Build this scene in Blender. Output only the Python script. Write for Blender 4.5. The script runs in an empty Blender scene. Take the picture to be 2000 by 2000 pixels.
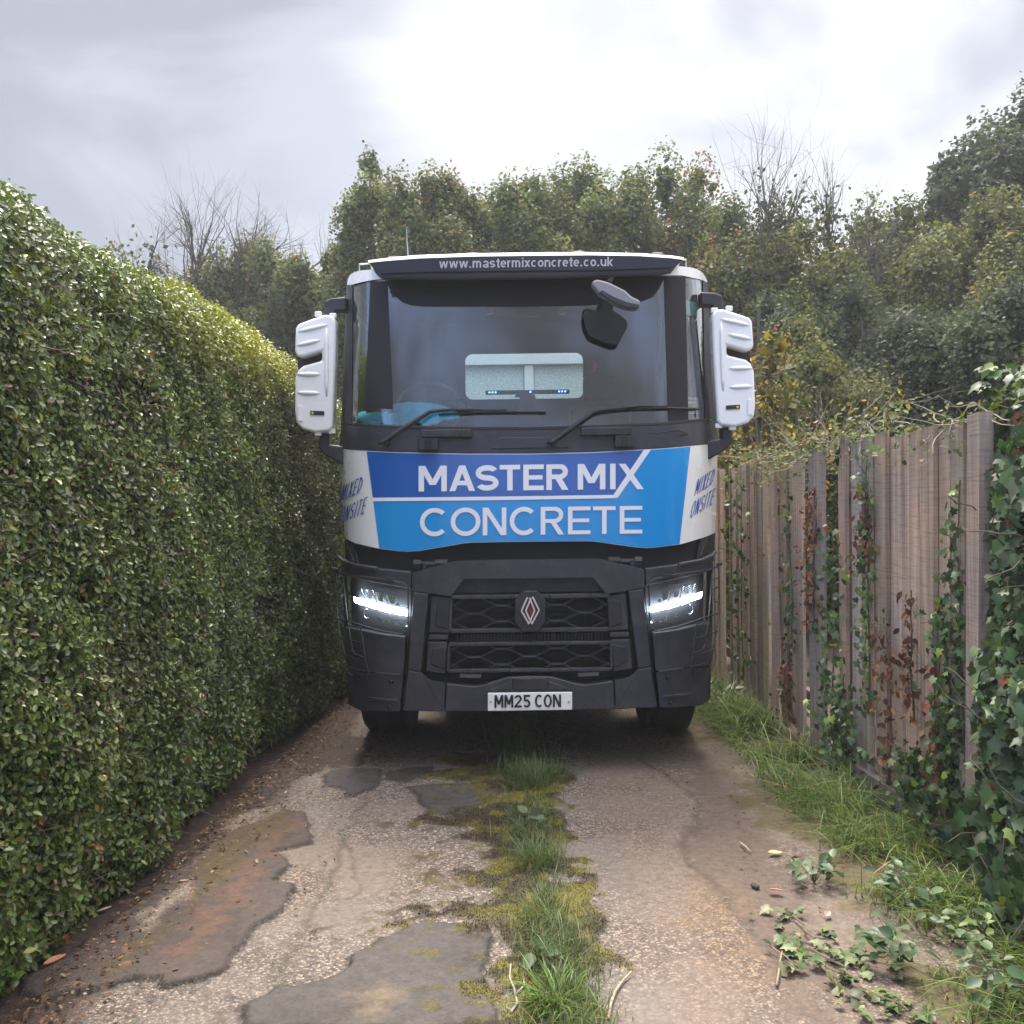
import bpy, math, random
import numpy as np
from mathutils import Vector, Matrix

random.seed(7)
SC = bpy.context.scene
COL = SC.collection
R = math.radians

# ------------------------------------------------------------------ camera
CAM = np.array([0.0, 0.0, 1.75])
FPX = 1900.0                                    # focal length in pixels of the 2000 px photo
_p, _a = math.atan(40 / FPX), R(-0.8)
FW = np.array([0, math.cos(_p), -math.sin(_p)])
_u = np.array([0, math.sin(_p), math.cos(_p)]); _r = np.array([1.0, 0, 0])
RT = _r * math.cos(_a) + _u * math.sin(_a)
UP = -_r * math.sin(_a) + _u * math.cos(_a)
cd = bpy.data.cameras.new("camera"); cam = bpy.data.objects.new("camera", cd); COL.objects.link(cam)
cd.sensor_width = 36; cd.lens = 36 * FPX / 2000; cd.clip_start = 0.05; cd.clip_end = 3000
cam.matrix_world = Matrix(((RT[0], UP[0], -FW[0], CAM[0]), (RT[1], UP[1], -FW[1], CAM[1]),
                           (RT[2], UP[2], -FW[2], CAM[2]), (0, 0, 0, 1)))
SC.camera = cam
SC.view_settings.view_transform = 'Standard'; SC.view_settings.look = 'None'
SC.view_settings.exposure = 1.48; SC.view_settings.gamma = 1.0

# ------------------------------------------------------------------ sun and sky
SUN_EL, SUN_AZ = R(64), R(-4)                   # azimuth from +Y (ahead of the camera) towards +X
sl = bpy.data.lights.new("sun", 'SUN'); sl.energy = 2.5; sl.angle = R(20); sl.color = (1.0, 0.92, 0.80)
so = bpy.data.objects.new("sun", sl); COL.objects.link(so)
sdir = Vector((math.sin(SUN_AZ) * math.cos(SUN_EL), math.cos(SUN_AZ) * math.cos(SUN_EL), math.sin(SUN_EL)))
so.rotation_euler = sdir.to_track_quat('Z', 'Y').to_euler(); so.location = (0, 0, 30)

W = bpy.data.worlds.new("World"); SC.world = W; W.use_nodes = True
nt = W.node_tree; nt.nodes.clear()
def N(t, **kw):
    n = nt.nodes.new(t)
    for k, v in kw.items():
        if k.startswith('i_'): n.inputs[k[2:].replace('_', ' ')].default_value = v
        else: setattr(n, k, v)
    return n
def L(a, b): nt.links.new(a, b)
out = N('ShaderNodeOutputWorld'); mixs = N('ShaderNodeMixShader'); mixs.inputs[0].default_value = 0.88
sky = N('ShaderNodeTexSky', sky_type='NISHITA', sun_disc=False, sun_elevation=SUN_EL, sun_rotation=SUN_AZ)
bg1 = N('ShaderNodeBackground'); bg1.inputs[1].default_value = 0.08
bg2 = N('ShaderNodeBackground'); bg2.inputs[1].default_value = 1.0
L(sky.outputs[0], bg1.inputs[0]); L(bg1.outputs[0], mixs.inputs[1]); L(bg2.outputs[0], mixs.inputs[2]); L(mixs.outputs[0], out.inputs[0])
tc = N('ShaderNodeTexCoord')
sep = N('ShaderNodeSeparateXYZ'); L(tc.outputs['Generated'], sep.inputs[0])
def M(op, a, b=None, c=None):
    n = N('ShaderNodeMath', operation=op)
    for i, v in enumerate((a, b, c)):
        if v is None: continue
        if isinstance(v, (int, float)): n.inputs[i].default_value = v
        else: L(v, n.inputs[i])
    return n.outputs[0]
mp = N('ShaderNodeMapping'); mp.inputs['Scale'].default_value = (1.0, 1.0, 1.7); mp.inputs['Location'].default_value = (1.35, 0.7, 0.9)
L(tc.outputs['Generated'], mp.inputs[0])
n1 = N('ShaderNodeTexNoise'); n1.inputs['Scale'].default_value = 2.9; n1.inputs['Detail'].default_value = 6; n1.inputs['Roughness'].default_value = 0.5
n1.inputs['Distortion'].default_value = 0.4
L(mp.outputs[0], n1.inputs['Vector'])
def spot(px, py, tight):                        # a thin place in the cloud in that direction of the sky
    d = FW + RT * (px - 1000) / FPX + UP * (1000 - py) / FPX; d = d / np.linalg.norm(d)
    n = N('ShaderNodeVectorMath', operation='DOT_PRODUCT'); L(tc.outputs['Generated'], n.inputs[0]); n.inputs[1].default_value = tuple(d)
    return M('POWER', M('MAXIMUM', n.outputs['Value'], 0.0), tight)
v = M('MULTIPLY_ADD', M('SUBTRACT', n1.outputs[0], 0.5), 2.5, 0.40)
v = M('ADD', v, M('MULTIPLY', sep.outputs[0], 0.45))
v = M('ADD', v, M('MULTIPLY', spot(900, 165, 220), 0.55))
v = M('ADD', v, M('MULTIPLY', spot(1650, 120, 40), 0.30))
v = M('ADD', v, M('MULTIPLY', spot(230, 440, 120), 0.25))
v = M('SUBTRACT', v, M('MULTIPLY', spot(330, 150, 60), 0.22))
cr = N('ShaderNodeValToRGB'); cr.color_ramp.interpolation = 'EASE'
e = cr.color_ramp.elements
e[0].position = 0.02; e[0].color = (0.45, 0.455, 0.51, 1)
e[1].position = 1.0; e[1].color = (1.0, 1.0, 1.01, 1)
m_ = cr.color_ramp.elements.new(0.45); m_.color = (0.66, 0.665, 0.735, 1)
L(v, cr.inputs[0])
# an overcast sky is about three times brighter overhead than at the horizon
zz = N('ShaderNodeMapRange', interpolation_type='SMOOTHSTEP'); zz.inputs['From Min'].default_value = 0.45; zz.inputs['From Max'].default_value = 0.95
zz.inputs['To Min'].default_value = 0.385; zz.inputs['To Max'].default_value = 2.6
L(sep.outputs[2], zz.inputs[0])
vm = N('ShaderNodeVectorMath', operation='SCALE'); L(cr.outputs[0], vm.inputs[0]); L(zz.outputs[0], vm.inputs['Scale'])
# behind the camera the cloud breaks up and shows blue
by_ = N('ShaderNodeMapRange', interpolation_type='SMOOTHSTEP'); by_.inputs['From Min'].default_value = 0.45; by_.inputs['From Max'].default_value = 1.25
L(M('MULTIPLY_ADD', M('SUBTRACT', n1.outputs[0], 0.5), 2.4, M('MULTIPLY_ADD', sep.outputs[0], -0.6, M('MULTIPLY', sep.outputs[1], -1.0))), by_.inputs[0])
mxb = N('ShaderNodeMix', data_type='RGBA'); L(by_.outputs[0], mxb.inputs[0]); wz = N('ShaderNodeMix', data_type='RGBA'); wt = N('ShaderNodeMapRange'); wt.inputs['From Min'].default_value = 0.4; wt.inputs['From Max'].default_value = 0.9; L(sep.outputs[2], wt.inputs[0])
L(wt.outputs[0], wz.inputs[0]); wz.inputs[6].default_value = (1, 1, 1, 1); wz.inputs[7].default_value = (1.06, 0.99, 0.89, 1)      # the sun warms the cloud overhead
wm2 = N('ShaderNodeVectorMath', operation='MULTIPLY'); L(vm.outputs[0], wm2.inputs[0]); L(wz.outputs[2], wm2.inputs[1])
L(wm2.outputs[0], mxb.inputs[6]); mxb.inputs[7].default_value = (0.40, 0.58, 0.98, 1)
L(mxb.outputs[2], bg2.inputs[0])

# ------------------------------------------------------------------ measuring helpers
def ray(px, py):
    return FW + RT * (px - 1000) / FPX + UP * (1000 - py) / FPX
def P(px, py, Y):                               # the point seen at (px, py) that stands Y metres ahead
    d = ray(px, py); return CAM + d * (Y / d[1])
def G(px, py, z=0.0):                           # the point of the ground seen there
    d = ray(px, py); return CAM + d * ((z - CAM[2]) / d[2])

# ------------------------------------------------------------------ objects
def tag(o, label=None, cat=None, group=None, kind=None):
    if label: o['label'] = label
    if cat: o['category'] = cat
    if group: o['group'] = group
    if kind: o['kind'] = kind
    return o
def empty(name, loc, label, cat, group=None):
    o = bpy.data.objects.new(name, None); COL.objects.link(o); o.location = tuple(loc); o.empty_display_size = 0.1
    return tag(o, label, cat, group)
def mesh_np(name, verts, flat, sizes, col=None):
    me = bpy.data.meshes.new(name)
    verts = np.asarray(verts, np.float32); flat = np.asarray(flat, np.int32); sizes = np.asarray(sizes, np.int32)
    me.vertices.add(len(verts)); me.vertices.foreach_set('co', verts.ravel())
    me.loops.add(len(flat)); me.loops.foreach_set('vertex_index', flat)
    me.polygons.add(len(sizes)); st = np.zeros(len(sizes), np.int32); st[1:] = np.cumsum(sizes)[:-1]
    me.polygons.foreach_set('loop_start', st)
    me.update(calc_edges=True)
    if col is not None:
        ca = me.color_attributes.new('Col', 'FLOAT_COLOR', 'POINT')
        c4 = np.ones((len(verts), 4), np.float32); c4[:, :3] = col
        ca.data.foreach_set('color', c4.ravel())
    return me
def link(name, me, m, parent=None, smooth=False):
    o = bpy.data.objects.new(name, me); COL.objects.link(o)
    if m is not None: me.materials.append(m)
    if smooth: me.polygons.foreach_set('use_smooth', np.ones(len(me.polygons), bool))
    if parent is not None: o.parent = parent
    return o

def pair(m, *args, **kw):                        # a part and its mirror image on the other side
    return m.build(*args, **kw), m.mirror().build(*args, **kw)

class MB:
    def __init__(s): s.v = []; s.f = []
    def add(s, verts, faces):
        b = len(s.v); s.v += [tuple(map(float, q)) for q in verts]; s.f += [tuple(i + b for i in f) for f in faces]; return s
    def box(s, x0, x1, y0, y1, z0, z1):
        return s.add([(x0, y0, z0), (x1, y0, z0), (x1, y1, z0), (x0, y1, z0), (x0, y0, z1), (x1, y0, z1), (x1, y1, z1), (x0, y1, z1)],
                     [(0, 3, 2, 1), (4, 5, 6, 7), (0, 1, 5, 4), (1, 2, 6, 5), (2, 3, 7, 6), (3, 0, 4, 7)])
    def tube(s, pts, r, n=8, cap=True):
        pts = [np.array(q, float) for q in pts]; rs = r if hasattr(r, '__len__') else [r] * len(pts)
        b = len(s.v); vs = []; up = None
        for i, q in enumerate(pts):
            t = pts[min(i + 1, len(pts) - 1)] - pts[max(i - 1, 0)]; t = t / (np.linalg.norm(t) + 1e-9)
            if up is None:
                up = np.array([0, 0, 1.0]) if abs(t[2]) < 0.9 else np.array([1.0, 0, 0])
            a = np.cross(t, up); a /= (np.linalg.norm(a) + 1e-9); c = np.cross(a, t); up = c
            for k in range(n):
                w = 2 * math.pi * k / n; vs.append(q + (a * math.cos(w) + c * math.sin(w)) * rs[i])
        fs = []
        for i in range(len(pts) - 1):
            for k in range(n):
                k2 = (k + 1) % n; fs.append((i * n + k, i * n + k2, (i + 1) * n + k2, (i + 1) * n + k))
        if cap:
            fs.append(tuple(range(n - 1, -1, -1))); fs.append(tuple((len(pts) - 1) * n + k for k in range(n)))
        return s.add(vs, fs)
    def lathe(s, prof, axis_pt, n=40, axis='x'):    # prof: list of (along axis, radius)
        vs = []; m = len(prof)
        for k in range(n):
            w = 2 * math.pi * k / n
            for (a, r) in prof:
                if axis == 'x': vs.append((axis_pt[0] + a, axis_pt[1] + r * math.cos(w), axis_pt[2] + r * math.sin(w)))
                elif axis == 'y': vs.append((axis_pt[0] + r * math.cos(w), axis_pt[1] + a, axis_pt[2] + r * math.sin(w)))
                else: vs.append((axis_pt[0] + r * math.cos(w), axis_pt[1] + r * math.sin(w), axis_pt[2] + a))
        fs = []
        for k in range(n):
            k2 = (k + 1) % n
            for i in range(m - 1): fs.append((k * m + i, k2 * m + i, k2 * m + i + 1, k * m + i + 1))
        return s.add(vs, fs)
    def prism(s, front, depth):                     # front polygon (3D points) pushed back along +y
        n = len(front); back = [(q[0], q[1] + depth, q[2]) for q in front]
        return s.add(list(front) + back, [tuple(range(n)), tuple(range(2 * n - 1, n - 1, -1))] +
                     [(i, n + i, n + (i + 1) % n, (i + 1) % n) for i in range(n)])
    def mirror(s):
        m = MB(); m.v = [(-x, y, z) for x, y, z in s.v]; m.f = [tuple(reversed(f)) for f in s.f]; return m
    def join(s, o): return s.add(o.v, o.f)
    def build(s, name, m, parent=None, smooth=False, bevel=0.0, seg=2, angle=35, recalc=False, weld=0.0):
        me = bpy.data.meshes.new(name); me.from_pydata(s.v, [], s.f); me.update()
        if recalc or weld:
            import bmesh
            bm = bmesh.new(); bm.from_mesh(me)
            if weld: bmesh.ops.remove_doubles(bm, verts=bm.verts, dist=weld)
            bmesh.ops.recalc_face_normals(bm, faces=bm.faces); bm.to_mesh(me); bm.free()
        o = link(name, me, m, parent, smooth)
        if bevel:
            md = o.modifiers.new('bevel', 'BEVEL'); md.width = bevel; md.segments = seg; md.limit_method = 'ANGLE'; md.angle_limit = R(angle)
            me.polygons.foreach_set('use_smooth', np.ones(len(me.polygons), bool)); md.harden_normals = True
        return o

# ------------------------------------------------------------------ materials
MATS = {}
def mat(name, col, rough=0.5, metal=0.0, spec=0.5, coat=0.0, var=0.0, vscale=6.0, dust=0.0, bump=0.0, bscale=80.0, emit=None, estr=0.0):
    m = bpy.data.materials.new(name); m.use_nodes = True; t = m.node_tree; b = t.nodes['Principled BSDF']
    b.inputs['Base Color'].default_value = (*col, 1); b.inputs['Roughness'].default_value = rough; b.inputs['Metallic'].default_value = metal
    b.inputs['Specular IOR Level'].default_value = spec; b.inputs['Coat Weight'].default_value = coat; b.inputs['Coat Roughness'].default_value = 0.06
    if emit: b.inputs['Emission Color'].default_value = (*emit, 1); b.inputs['Emission Strength'].default_value = estr
    if var or bump:
        tcn = t.nodes.new('ShaderNodeTexCoord')
        if var:
            n = t.nodes.new('ShaderNodeTexNoise'); n.inputs['Scale'].default_value = vscale; n.inputs['Detail'].default_value = 7; n.inputs['Roughness'].default_value = 0.62
            t.links.new(tcn.outputs['Object'], n.inputs['Vector'])
            r = t.nodes.new('ShaderNodeValToRGB'); r.color_ramp.elements[0].position = 0.3; r.color_ramp.elements[1].position = 0.7
            r.color_ramp.elements[0].color = (*[c * (1 - var) for c in col], 1); r.color_ramp.elements[1].color = (*[min(1, c * (1 + var)) for c in col], 1)
            t.links.new(n.outputs[0], r.inputs[0]); t.links.new(r.outputs[0], b.inputs['Base Color'])
            if dust:                                # dried road splash, in patches
                dn = t.nodes.new('ShaderNodeTexNoise'); dn.inputs['Scale'].default_value = 9; dn.inputs['Detail'].default_value = 9; dn.inputs['Roughness'].default_value = .72; t.links.new(tcn.outputs['Object'], dn.inputs['Vector'])
                dm = t.nodes.new('ShaderNodeMapRange'); dm.inputs['From Min'].default_value = .48; dm.inputs['From Max'].default_value = .75; dm.inputs['To Max'].default_value = dust; t.links.new(dn.outputs[0], dm.inputs[0])
                dx = t.nodes.new('ShaderNodeMix'); dx.data_type = 'RGBA'; t.links.new(dm.outputs[0], dx.inputs[0]); t.links.new(r.outputs[0], dx.inputs[6]); dx.inputs[7].default_value = (.17, .145, .125, 1); t.links.new(dx.outputs[2], b.inputs['Base Color'])
            mr = t.nodes.new('ShaderNodeMapRange'); mr.inputs['To Min'].default_value = max(0.02, rough - 0.1); mr.inputs['To Max'].default_value = min(1, rough + 0.12)
            t.links.new(n.outputs[0], mr.inputs[0]); t.links.new(mr.outputs[0], b.inputs['Roughness'])
        if bump:
            n2 = t.nodes.new('ShaderNodeTexNoise'); n2.inputs['Scale'].default_value = bscale; n2.inputs['Detail'].default_value = 4
            t.links.new(tcn.outputs['Object'], n2.inputs['Vector'])
            bp = t.nodes.new('ShaderNodeBump'); bp.inputs['Strength'].default_value = bump; bp.inputs['Distance'].default_value = 0.01
            t.links.new(n2.outputs[0], bp.inputs['Height']); t.links.new(bp.outputs[0], b.inputs['Normal'])
    MATS[name] = m; return m
def leaf_mat(name, rough=0.4, spec=0.5, trans=0.3, back=1.0):
    m = bpy.data.materials.new(name); m.use_nodes = True; t = m.node_tree; b = t.nodes['Principled BSDF']
    a = t.nodes.new('ShaderNodeAttribute'); a.attribute_name = 'Col'
    b.inputs['Roughness'].default_value = rough; b.inputs['Specular IOR Level'].default_value = spec
    t.links.new(a.outputs['Color'], b.inputs['Base Color'])
    tr = t.nodes.new('ShaderNodeBsdfTranslucent'); mx = t.nodes.new('ShaderNodeMixShader'); mx.inputs[0].default_value = trans
    hs = t.nodes.new('ShaderNodeHueSaturation'); hs.inputs['Hue'].default_value = 0.485; hs.inputs['Saturation'].default_value = 1.1; hs.inputs['Value'].default_value = 1.6 * back
    t.links.new(a.outputs['Color'], hs.inputs['Color']); t.links.new(hs.outputs[0], tr.inputs['Color'])
    o = t.nodes['Material Output']; t.links.new(b.outputs[0], mx.inputs[1]); t.links.new(tr.outputs[0], mx.inputs[2]); t.links.new(mx.outputs[0], o.inputs[0])
    return m
def glass_mat(name, tint, gain=2.0, ior=1.5):
    m = bpy.data.materials.new(name); m.use_nodes = True; t = m.node_tree; t.nodes.remove(t.nodes['Principled BSDF'])
    tr = t.nodes.new('ShaderNodeBsdfTransparent'); tr.inputs[0].default_value = (*tint, 1)
    gl = t.nodes.new('ShaderNodeBsdfGlossy'); gl.inputs['Roughness'].default_value = 0.01
    fr = t.nodes.new('ShaderNodeFresnel'); fr.inputs[0].default_value = ior
    mu = t.nodes.new('ShaderNodeMath'); mu.operation = 'MULTIPLY'; mu.use_clamp = True; mu.inputs[1].default_value = gain
    mx = t.nodes.new('ShaderNodeMixShader')
    t.links.new(fr.outputs[0], mu.inputs[0]); t.links.new(mu.outputs[0], mx.inputs[0]); t.links.new(tr.outputs[0], mx.inputs[1]); t.links.new(gl.outputs[0], mx.inputs[2])
    t.links.new(mx.outputs[0], t.nodes['Material Output'].inputs[0]); return m

m_white = mat('white_paint', (0.80, 0.80, 0.79), 0.28, coat=0.5, var=0.03, vscale=3, dust=0.06)
m_plast = mat('charcoal_plastic', (0.026, 0.027, 0.037), 0.44, var=0.15, vscale=4, dust=0.28, bump=0.06, bscale=400)
m_plast2 = mat('dark_plastic', (0.014, 0.0145, 0.020), 0.5, var=0.15, vscale=5, dust=0.22, bump=0.05, bscale=300)
m_black = mat('black_rubber', (0.012, 0.012, 0.013), 0.6)
m_mesh = mat('grille_plastic', (0.045, 0.045, 0.056), 0.4, var=0.15, vscale=5)
m_void = mat('engine_black', (0.008, 0.008, 0.010), 0.7)
m_visor = mat('visor_grey', (0.060, 0.064, 0.10), 0.33, coat=0.4, var=0.05, vscale=3)
m_dblue = mat('royal_blue_vinyl', (0.006, 0.095, 0.40), 0.26, coat=0.6)
m_lblue = mat('sky_blue_vinyl', (0.003, 0.27, 0.66), 0.22, coat=0.6)
m_vwhite = mat('white_vinyl', (0.78, 0.78, 0.82), 0.35, coat=0.2)
m_ink = mat('navy_ink', (0.01, 0.07, 0.36), 0.35)
m_chrome = mat('satin_chrome', (0.80, 0.78, 0.78), 0.22, metal=1.0)
m_steel = mat('galvanised_steel', (0.42, 0.42, 0.43), 0.42, metal=0.9, var=0.1)
m_plate = mat('plate_white', (0.82, 0.80, 0.82), 0.3)
m_blk = mat('plate_black', (0.01, 0.01, 0.012), 0.45)
m_tyre = mat('tyre_rubber', (0.016, 0.016, 0.017), 0.85, var=0.3, vscale=20, bump=0.2, bscale=60)
m_trim = mat('interior_trim', (0.10, 0.105, 0.12), 0.75, var=0.06)
m_trimd = mat('interior_dark_trim', (0.030, 0.030, 0.036), 0.7, var=0.1)
m_led = mat('led_white', (0.9, 0.95, 1.0), 0.3, emit=(0.80, 0.93, 1.0), estr=16.0)
m_ledb = mat('led_blue', (0.05, 0.1, 0.9), 0.3, emit=(0.10, 0.22, 1.0), estr=3.5)
m_cloth = mat('turquoise_cloth', (0.10, 0.66, 0.92), 0.85, var=0.1, vscale=12)
m_red = mat('red_reflection', (0.16, 0.010, 0.012), 0.35)  # red mirrored in the emblem centre, put into its base colour
m_glass = glass_mat('windscreen_glass', (0.86, 0.93, 0.93), 3.6)
m_sglass = glass_mat('window_glass', (0.80, 0.92, 0.88), 1.6)
m_lens = glass_mat('lamp_lens', (0.92, 0.95, 1.0), 0.3)

# ------------------------------------------------------------------ noise and instancing in numpy
def vnoise(x, y, seed=0):
    xi = np.floor(x).astype(np.int64); yi = np.floor(y).astype(np.int64); fx = x - xi; fy = y - yi
    fx = fx * fx * (3 - 2 * fx); fy = fy * fy * (3 - 2 * fy)
    def hsh(a, b):
        n = (a * 374761393 + b * 668265263 + seed * 974711) & 0x7fffffff
        n = ((n ^ (n >> 13)) * 1274126177) & 0x7fffffff
        return ((n ^ (n >> 16)) & 0xffff) / 65535.0
    return (hsh(xi, yi) * (1 - fx) + hsh(xi + 1, yi) * fx) * (1 - fy) + (hsh(xi, yi + 1) * (1 - fx) + hsh(xi + 1, yi + 1) * fx) * fy
def fbm(x, y, seed=0, oct=4):
    a = 0.5; s = 0; t = 0
    for o in range(oct): s = s + a * vnoise(x * 2 ** o, y * 2 ** o, seed + o * 17); t += a; a *= 0.5
    return s / t
def sstep(a, b, x): t = np.clip((x - a) / (b - a), 0, 1); return t * t * (3 - 2 * t)
def norm(v): return v / (np.linalg.norm(v, axis=-1, keepdims=True) + 1e-9)
LEAF_OVAL = (np.array([(0, 0, 0), (.32, .27, .10), (.70, .24, .08), (1, 0, -.04), (.70, -.24, .08), (.32, -.27, .10)]), [(0, 1, 2, 3), (0, 3, 4, 5)])
LEAF_FAR = (np.array([(0, 0, 0), (.5, .36, .06), (1, 0, 0), (.5, -.36, .06)]), [(0, 3, 2, 1)])
LEAF_IVY = (np.array([(0, 0, 0), (-.14, .22, .03), (-.02, .50, .02), (.24, .34, .07), (.46, .50, .02), (.60, .22, .05), (1, 0, -.06),
                      (-.14, -.22, .03), (-.02, -.50, .02), (.24, -.34, .07), (.46, -.50, .02), (.60, -.22, .05), (.3, 0, -.02), (.6, 0, -.02)]),
            [(0, 1, 2, 3, 12), (12, 3, 4, 5, 13), (13, 5, 6), (0, 12, 9, 8, 7), (12, 13, 11, 10, 9), (13, 6, 11)])
LEAF_WEED = (np.array([(0, 0, 0), (.15, .20, .05), (.40, .34, .10), (.70, .25, .08), (1, 0, -.06), (.15, -.20, .05), (.40, -.34, .10), (.70, -.25, .08), (.5, 0, 0)]),
             [(0, 8, 2, 1), (8, 4, 3, 2), (0, 5, 6, 8), (8, 6, 7, 4)])
LEAF_IVY = (LEAF_IVY[0] * np.array([1, 1, 2.2]), LEAF_IVY[1])
def leaves(name, tmpl, pos, nrm, size, col, m, parent=None, rng=None, along=None, jitter=0.0):
    """one mesh of many small leaves: pos, nrm (N,3), size (N,), col (N,3)"""
    T, F = tmpl; n = len(pos); nrm = norm(nrm)
    if along is None: along = rng.normal(size=(n, 3))
    u = along - nrm * np.sum(along * nrm, 1, keepdims=True); u = norm(u); v = np.cross(nrm, u)
    s = size[:, None, None]
    V = pos[:, None, :] + s * (T[None, :, 0:1] * u[:, None, :] + T[None, :, 1:2] * v[:, None, :] + T[None, :, 2:3] * nrm[:, None, :])
    k = len(T); flat = np.array([i for f in F for i in f]); sz = np.array([len(f) for f in F])
    fl = (flat[None, :] + (np.arange(n) * k)[:, None]).ravel(); ss = np.tile(sz, n)
    me = mesh_np(name, V.reshape(-1, 3), fl, ss, np.repeat(col, k, axis=0))
    return link(name, me, m, parent)
def blades(name, root, h, w, lean, bend, col, m, parent=None):
    """curved grass blades; lean is a unit direction on the ground (N,2)"""
    n = len(root); ts = np.array([0, .4, .75, 1.0]); d = np.c_[lean, np.zeros(n)]; sd = np.c_[-lean[:, 1], lean[:, 0], np.zeros(n)]
    V = np.zeros((n, 7, 3)); k = 0
    for i, t in enumerate(ts):
        c = root + np.array([0, 0, 1.0]) * (h * t * (1 - .45 * bend * t))[:, None] + d * (h * bend * t * t)[:, None]
        if i < 3:
            ww = (w * (1 - .55 * t))[:, None] * .5; V[:, k] = c - sd * ww; V[:, k + 1] = c + sd * ww; k += 2
        else: V[:, k] = c
    flat = np.array([0, 1, 3, 2, 2, 3, 5, 4, 4, 5, 6]); sz = np.array([4, 4, 3])
    fl = (flat[None, :] + (np.arange(n) * 7)[:, None]).ravel()
    c = np.repeat(col, 7, axis=0)
    return link(name, mesh_np(name, V.reshape(-1, 3), fl, np.tile(sz, n), c), m, parent)
def pal(rng, n, cols, wts, var=.25):
    c = np.array(cols)[rng.choice(len(cols), n, p=np.array(wts) / sum(wts))]
    return np.clip(c * (1 + rng.normal(size=(n, 1)) * var) * (1 + rng.normal(size=(n, 3)) * var * .25), .004, 1)
def twigs(mb, rng, p, d, ln, r, depth, spread=.5, up=.25, n=4, kids=(2, 4)):
    pts = [np.array(p, float)]; d = np.array(d, float); d /= np.linalg.norm(d); rs = [r]
    for i in range(4):
        d = d + rng.normal(size=3) * .12 + np.array([0, 0, up * .15]); d /= np.linalg.norm(d)
        pts.append(pts[-1] + d * ln / 4); rs.append(r * (1 - .17 * (i + 1)))
    mb.tube(pts, rs, n, cap=False)
    if depth > 0:
        for _ in range(rng.integers(*kids)):
            i = rng.integers(1, 5); dd = d + rng.normal(size=3) * spread + np.array([0, 0, up]); twigs(mb, rng, pts[i], dd, ln * rng.uniform(.5, .75), rs[i] * .62, depth - 1, spread, up, n, kids)
    return pts

# ------------------------------------------------------------------ ground
m_soil = mat('soil', (0.055, 0.040, 0.030), 0.95, var=0.4, vscale=3, bump=0.5, bscale=25)
mb = MB(); gx = [-600, -60, -12, -2.6, 2.6, 12, 60, 600]; gy = [-600, -60, -6, 2.5, 10, 30, 90, 900]
mb.v = [(x, y, -0.02) for y in gy for x in gx]; mb.f = [(j * 8 + i, j * 8 + i + 1, j * 8 + 9 + i, j * 8 + 8 + i) for j in range(7) for i in range(7)]
tag(mb.build('ground', m_soil), kind='structure')

def polymask(X, Y, px_poly, soft=0.015, jit=0.03, seed=3, fine=9.0):
    """soft inside-mask of a polygon measured on the ground"""
    pg = np.array([G(x, y)[:2] for x, y in px_poly]); n = len(pg)
    JX = X + (fbm(X * fine, Y * fine, seed, 5) - .5) * 3.2 * jit; JY = Y + (fbm(X * fine, Y * fine, seed + 50, 5) - .5) * 3.2 * jit
    inside = np.zeros(X.shape, bool); dist = np.full(X.shape, 1e9)
    for i in range(n):
        (x0, y0), (x1, y1) = pg[i], pg[(i + 1) % n]
        cond = (y0 > JY) != (y1 > JY)
        with np.errstate(divide='ignore', invalid='ignore'): xi = (x1 - x0) * (JY - y0) / (y1 - y0 + 1e-12) + x0
        inside ^= cond & (JX < xi)
        L2 = (x1 - x0) ** 2 + (y1 - y0) ** 2 + 1e-12; t = np.clip(((JX - x0) * (x1 - x0) + (JY - y0) * (y1 - y0)) / L2, 0, 1)
        dist = np.minimum(dist, np.hypot(JX - x0 - t * (x1 - x0), JY - y0 - t * (y1 - y0)))
    sd = np.where(inside, dist, -dist); return sstep(-soft, soft, sd), sd
def hedge_x(Y): return np.interp(Y, [-2, 3.4, 5.5, 8.1, 12], [-1.80, -1.72, -1.62, -1.47, -1.40])
def fence_x(Y): return np.interp(Y, [-2, 4.3, 8.1, 14], [2.5, 2.08, 1.80, 1.40])
xs = np.concatenate([np.arange(-2.3, 2.6, .0125)]); ys = np.concatenate([np.arange(2.7, 5.2, .0125), np.arange(5.2, 7.2, .018), np.arange(7.2, 16, .06)])
X, Y = np.meshgrid(xs, ys)
nz = fbm(X * 3, Y * 3, 1); nf = fbm(X * 14, Y * 14, 2, 3); nl = fbm(X * .9, Y * .9, 5)
def C(*c): return np.array(c, float)
def mixc(base, c, m): return base * (1 - m[..., None]) + np.asarray(c) * m[..., None]
col = np.zeros(X.shape + (3,)) + C(.168, .141, .124)
col *= (0.62 + .50 * nz + .30 * fbm(X * 1.7, Y * 1.7, 77))[..., None]
col = mixc(col, C(.175, .133, .103), sstep(.52, .66, nl) * .5)
agg = np.clip(.75 + (nz - .5) * 2.2, .15, 1.2); H = np.zeros(X.shape) + (nf - .5) * .006; rough = np.full(X.shape, .86)
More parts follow.
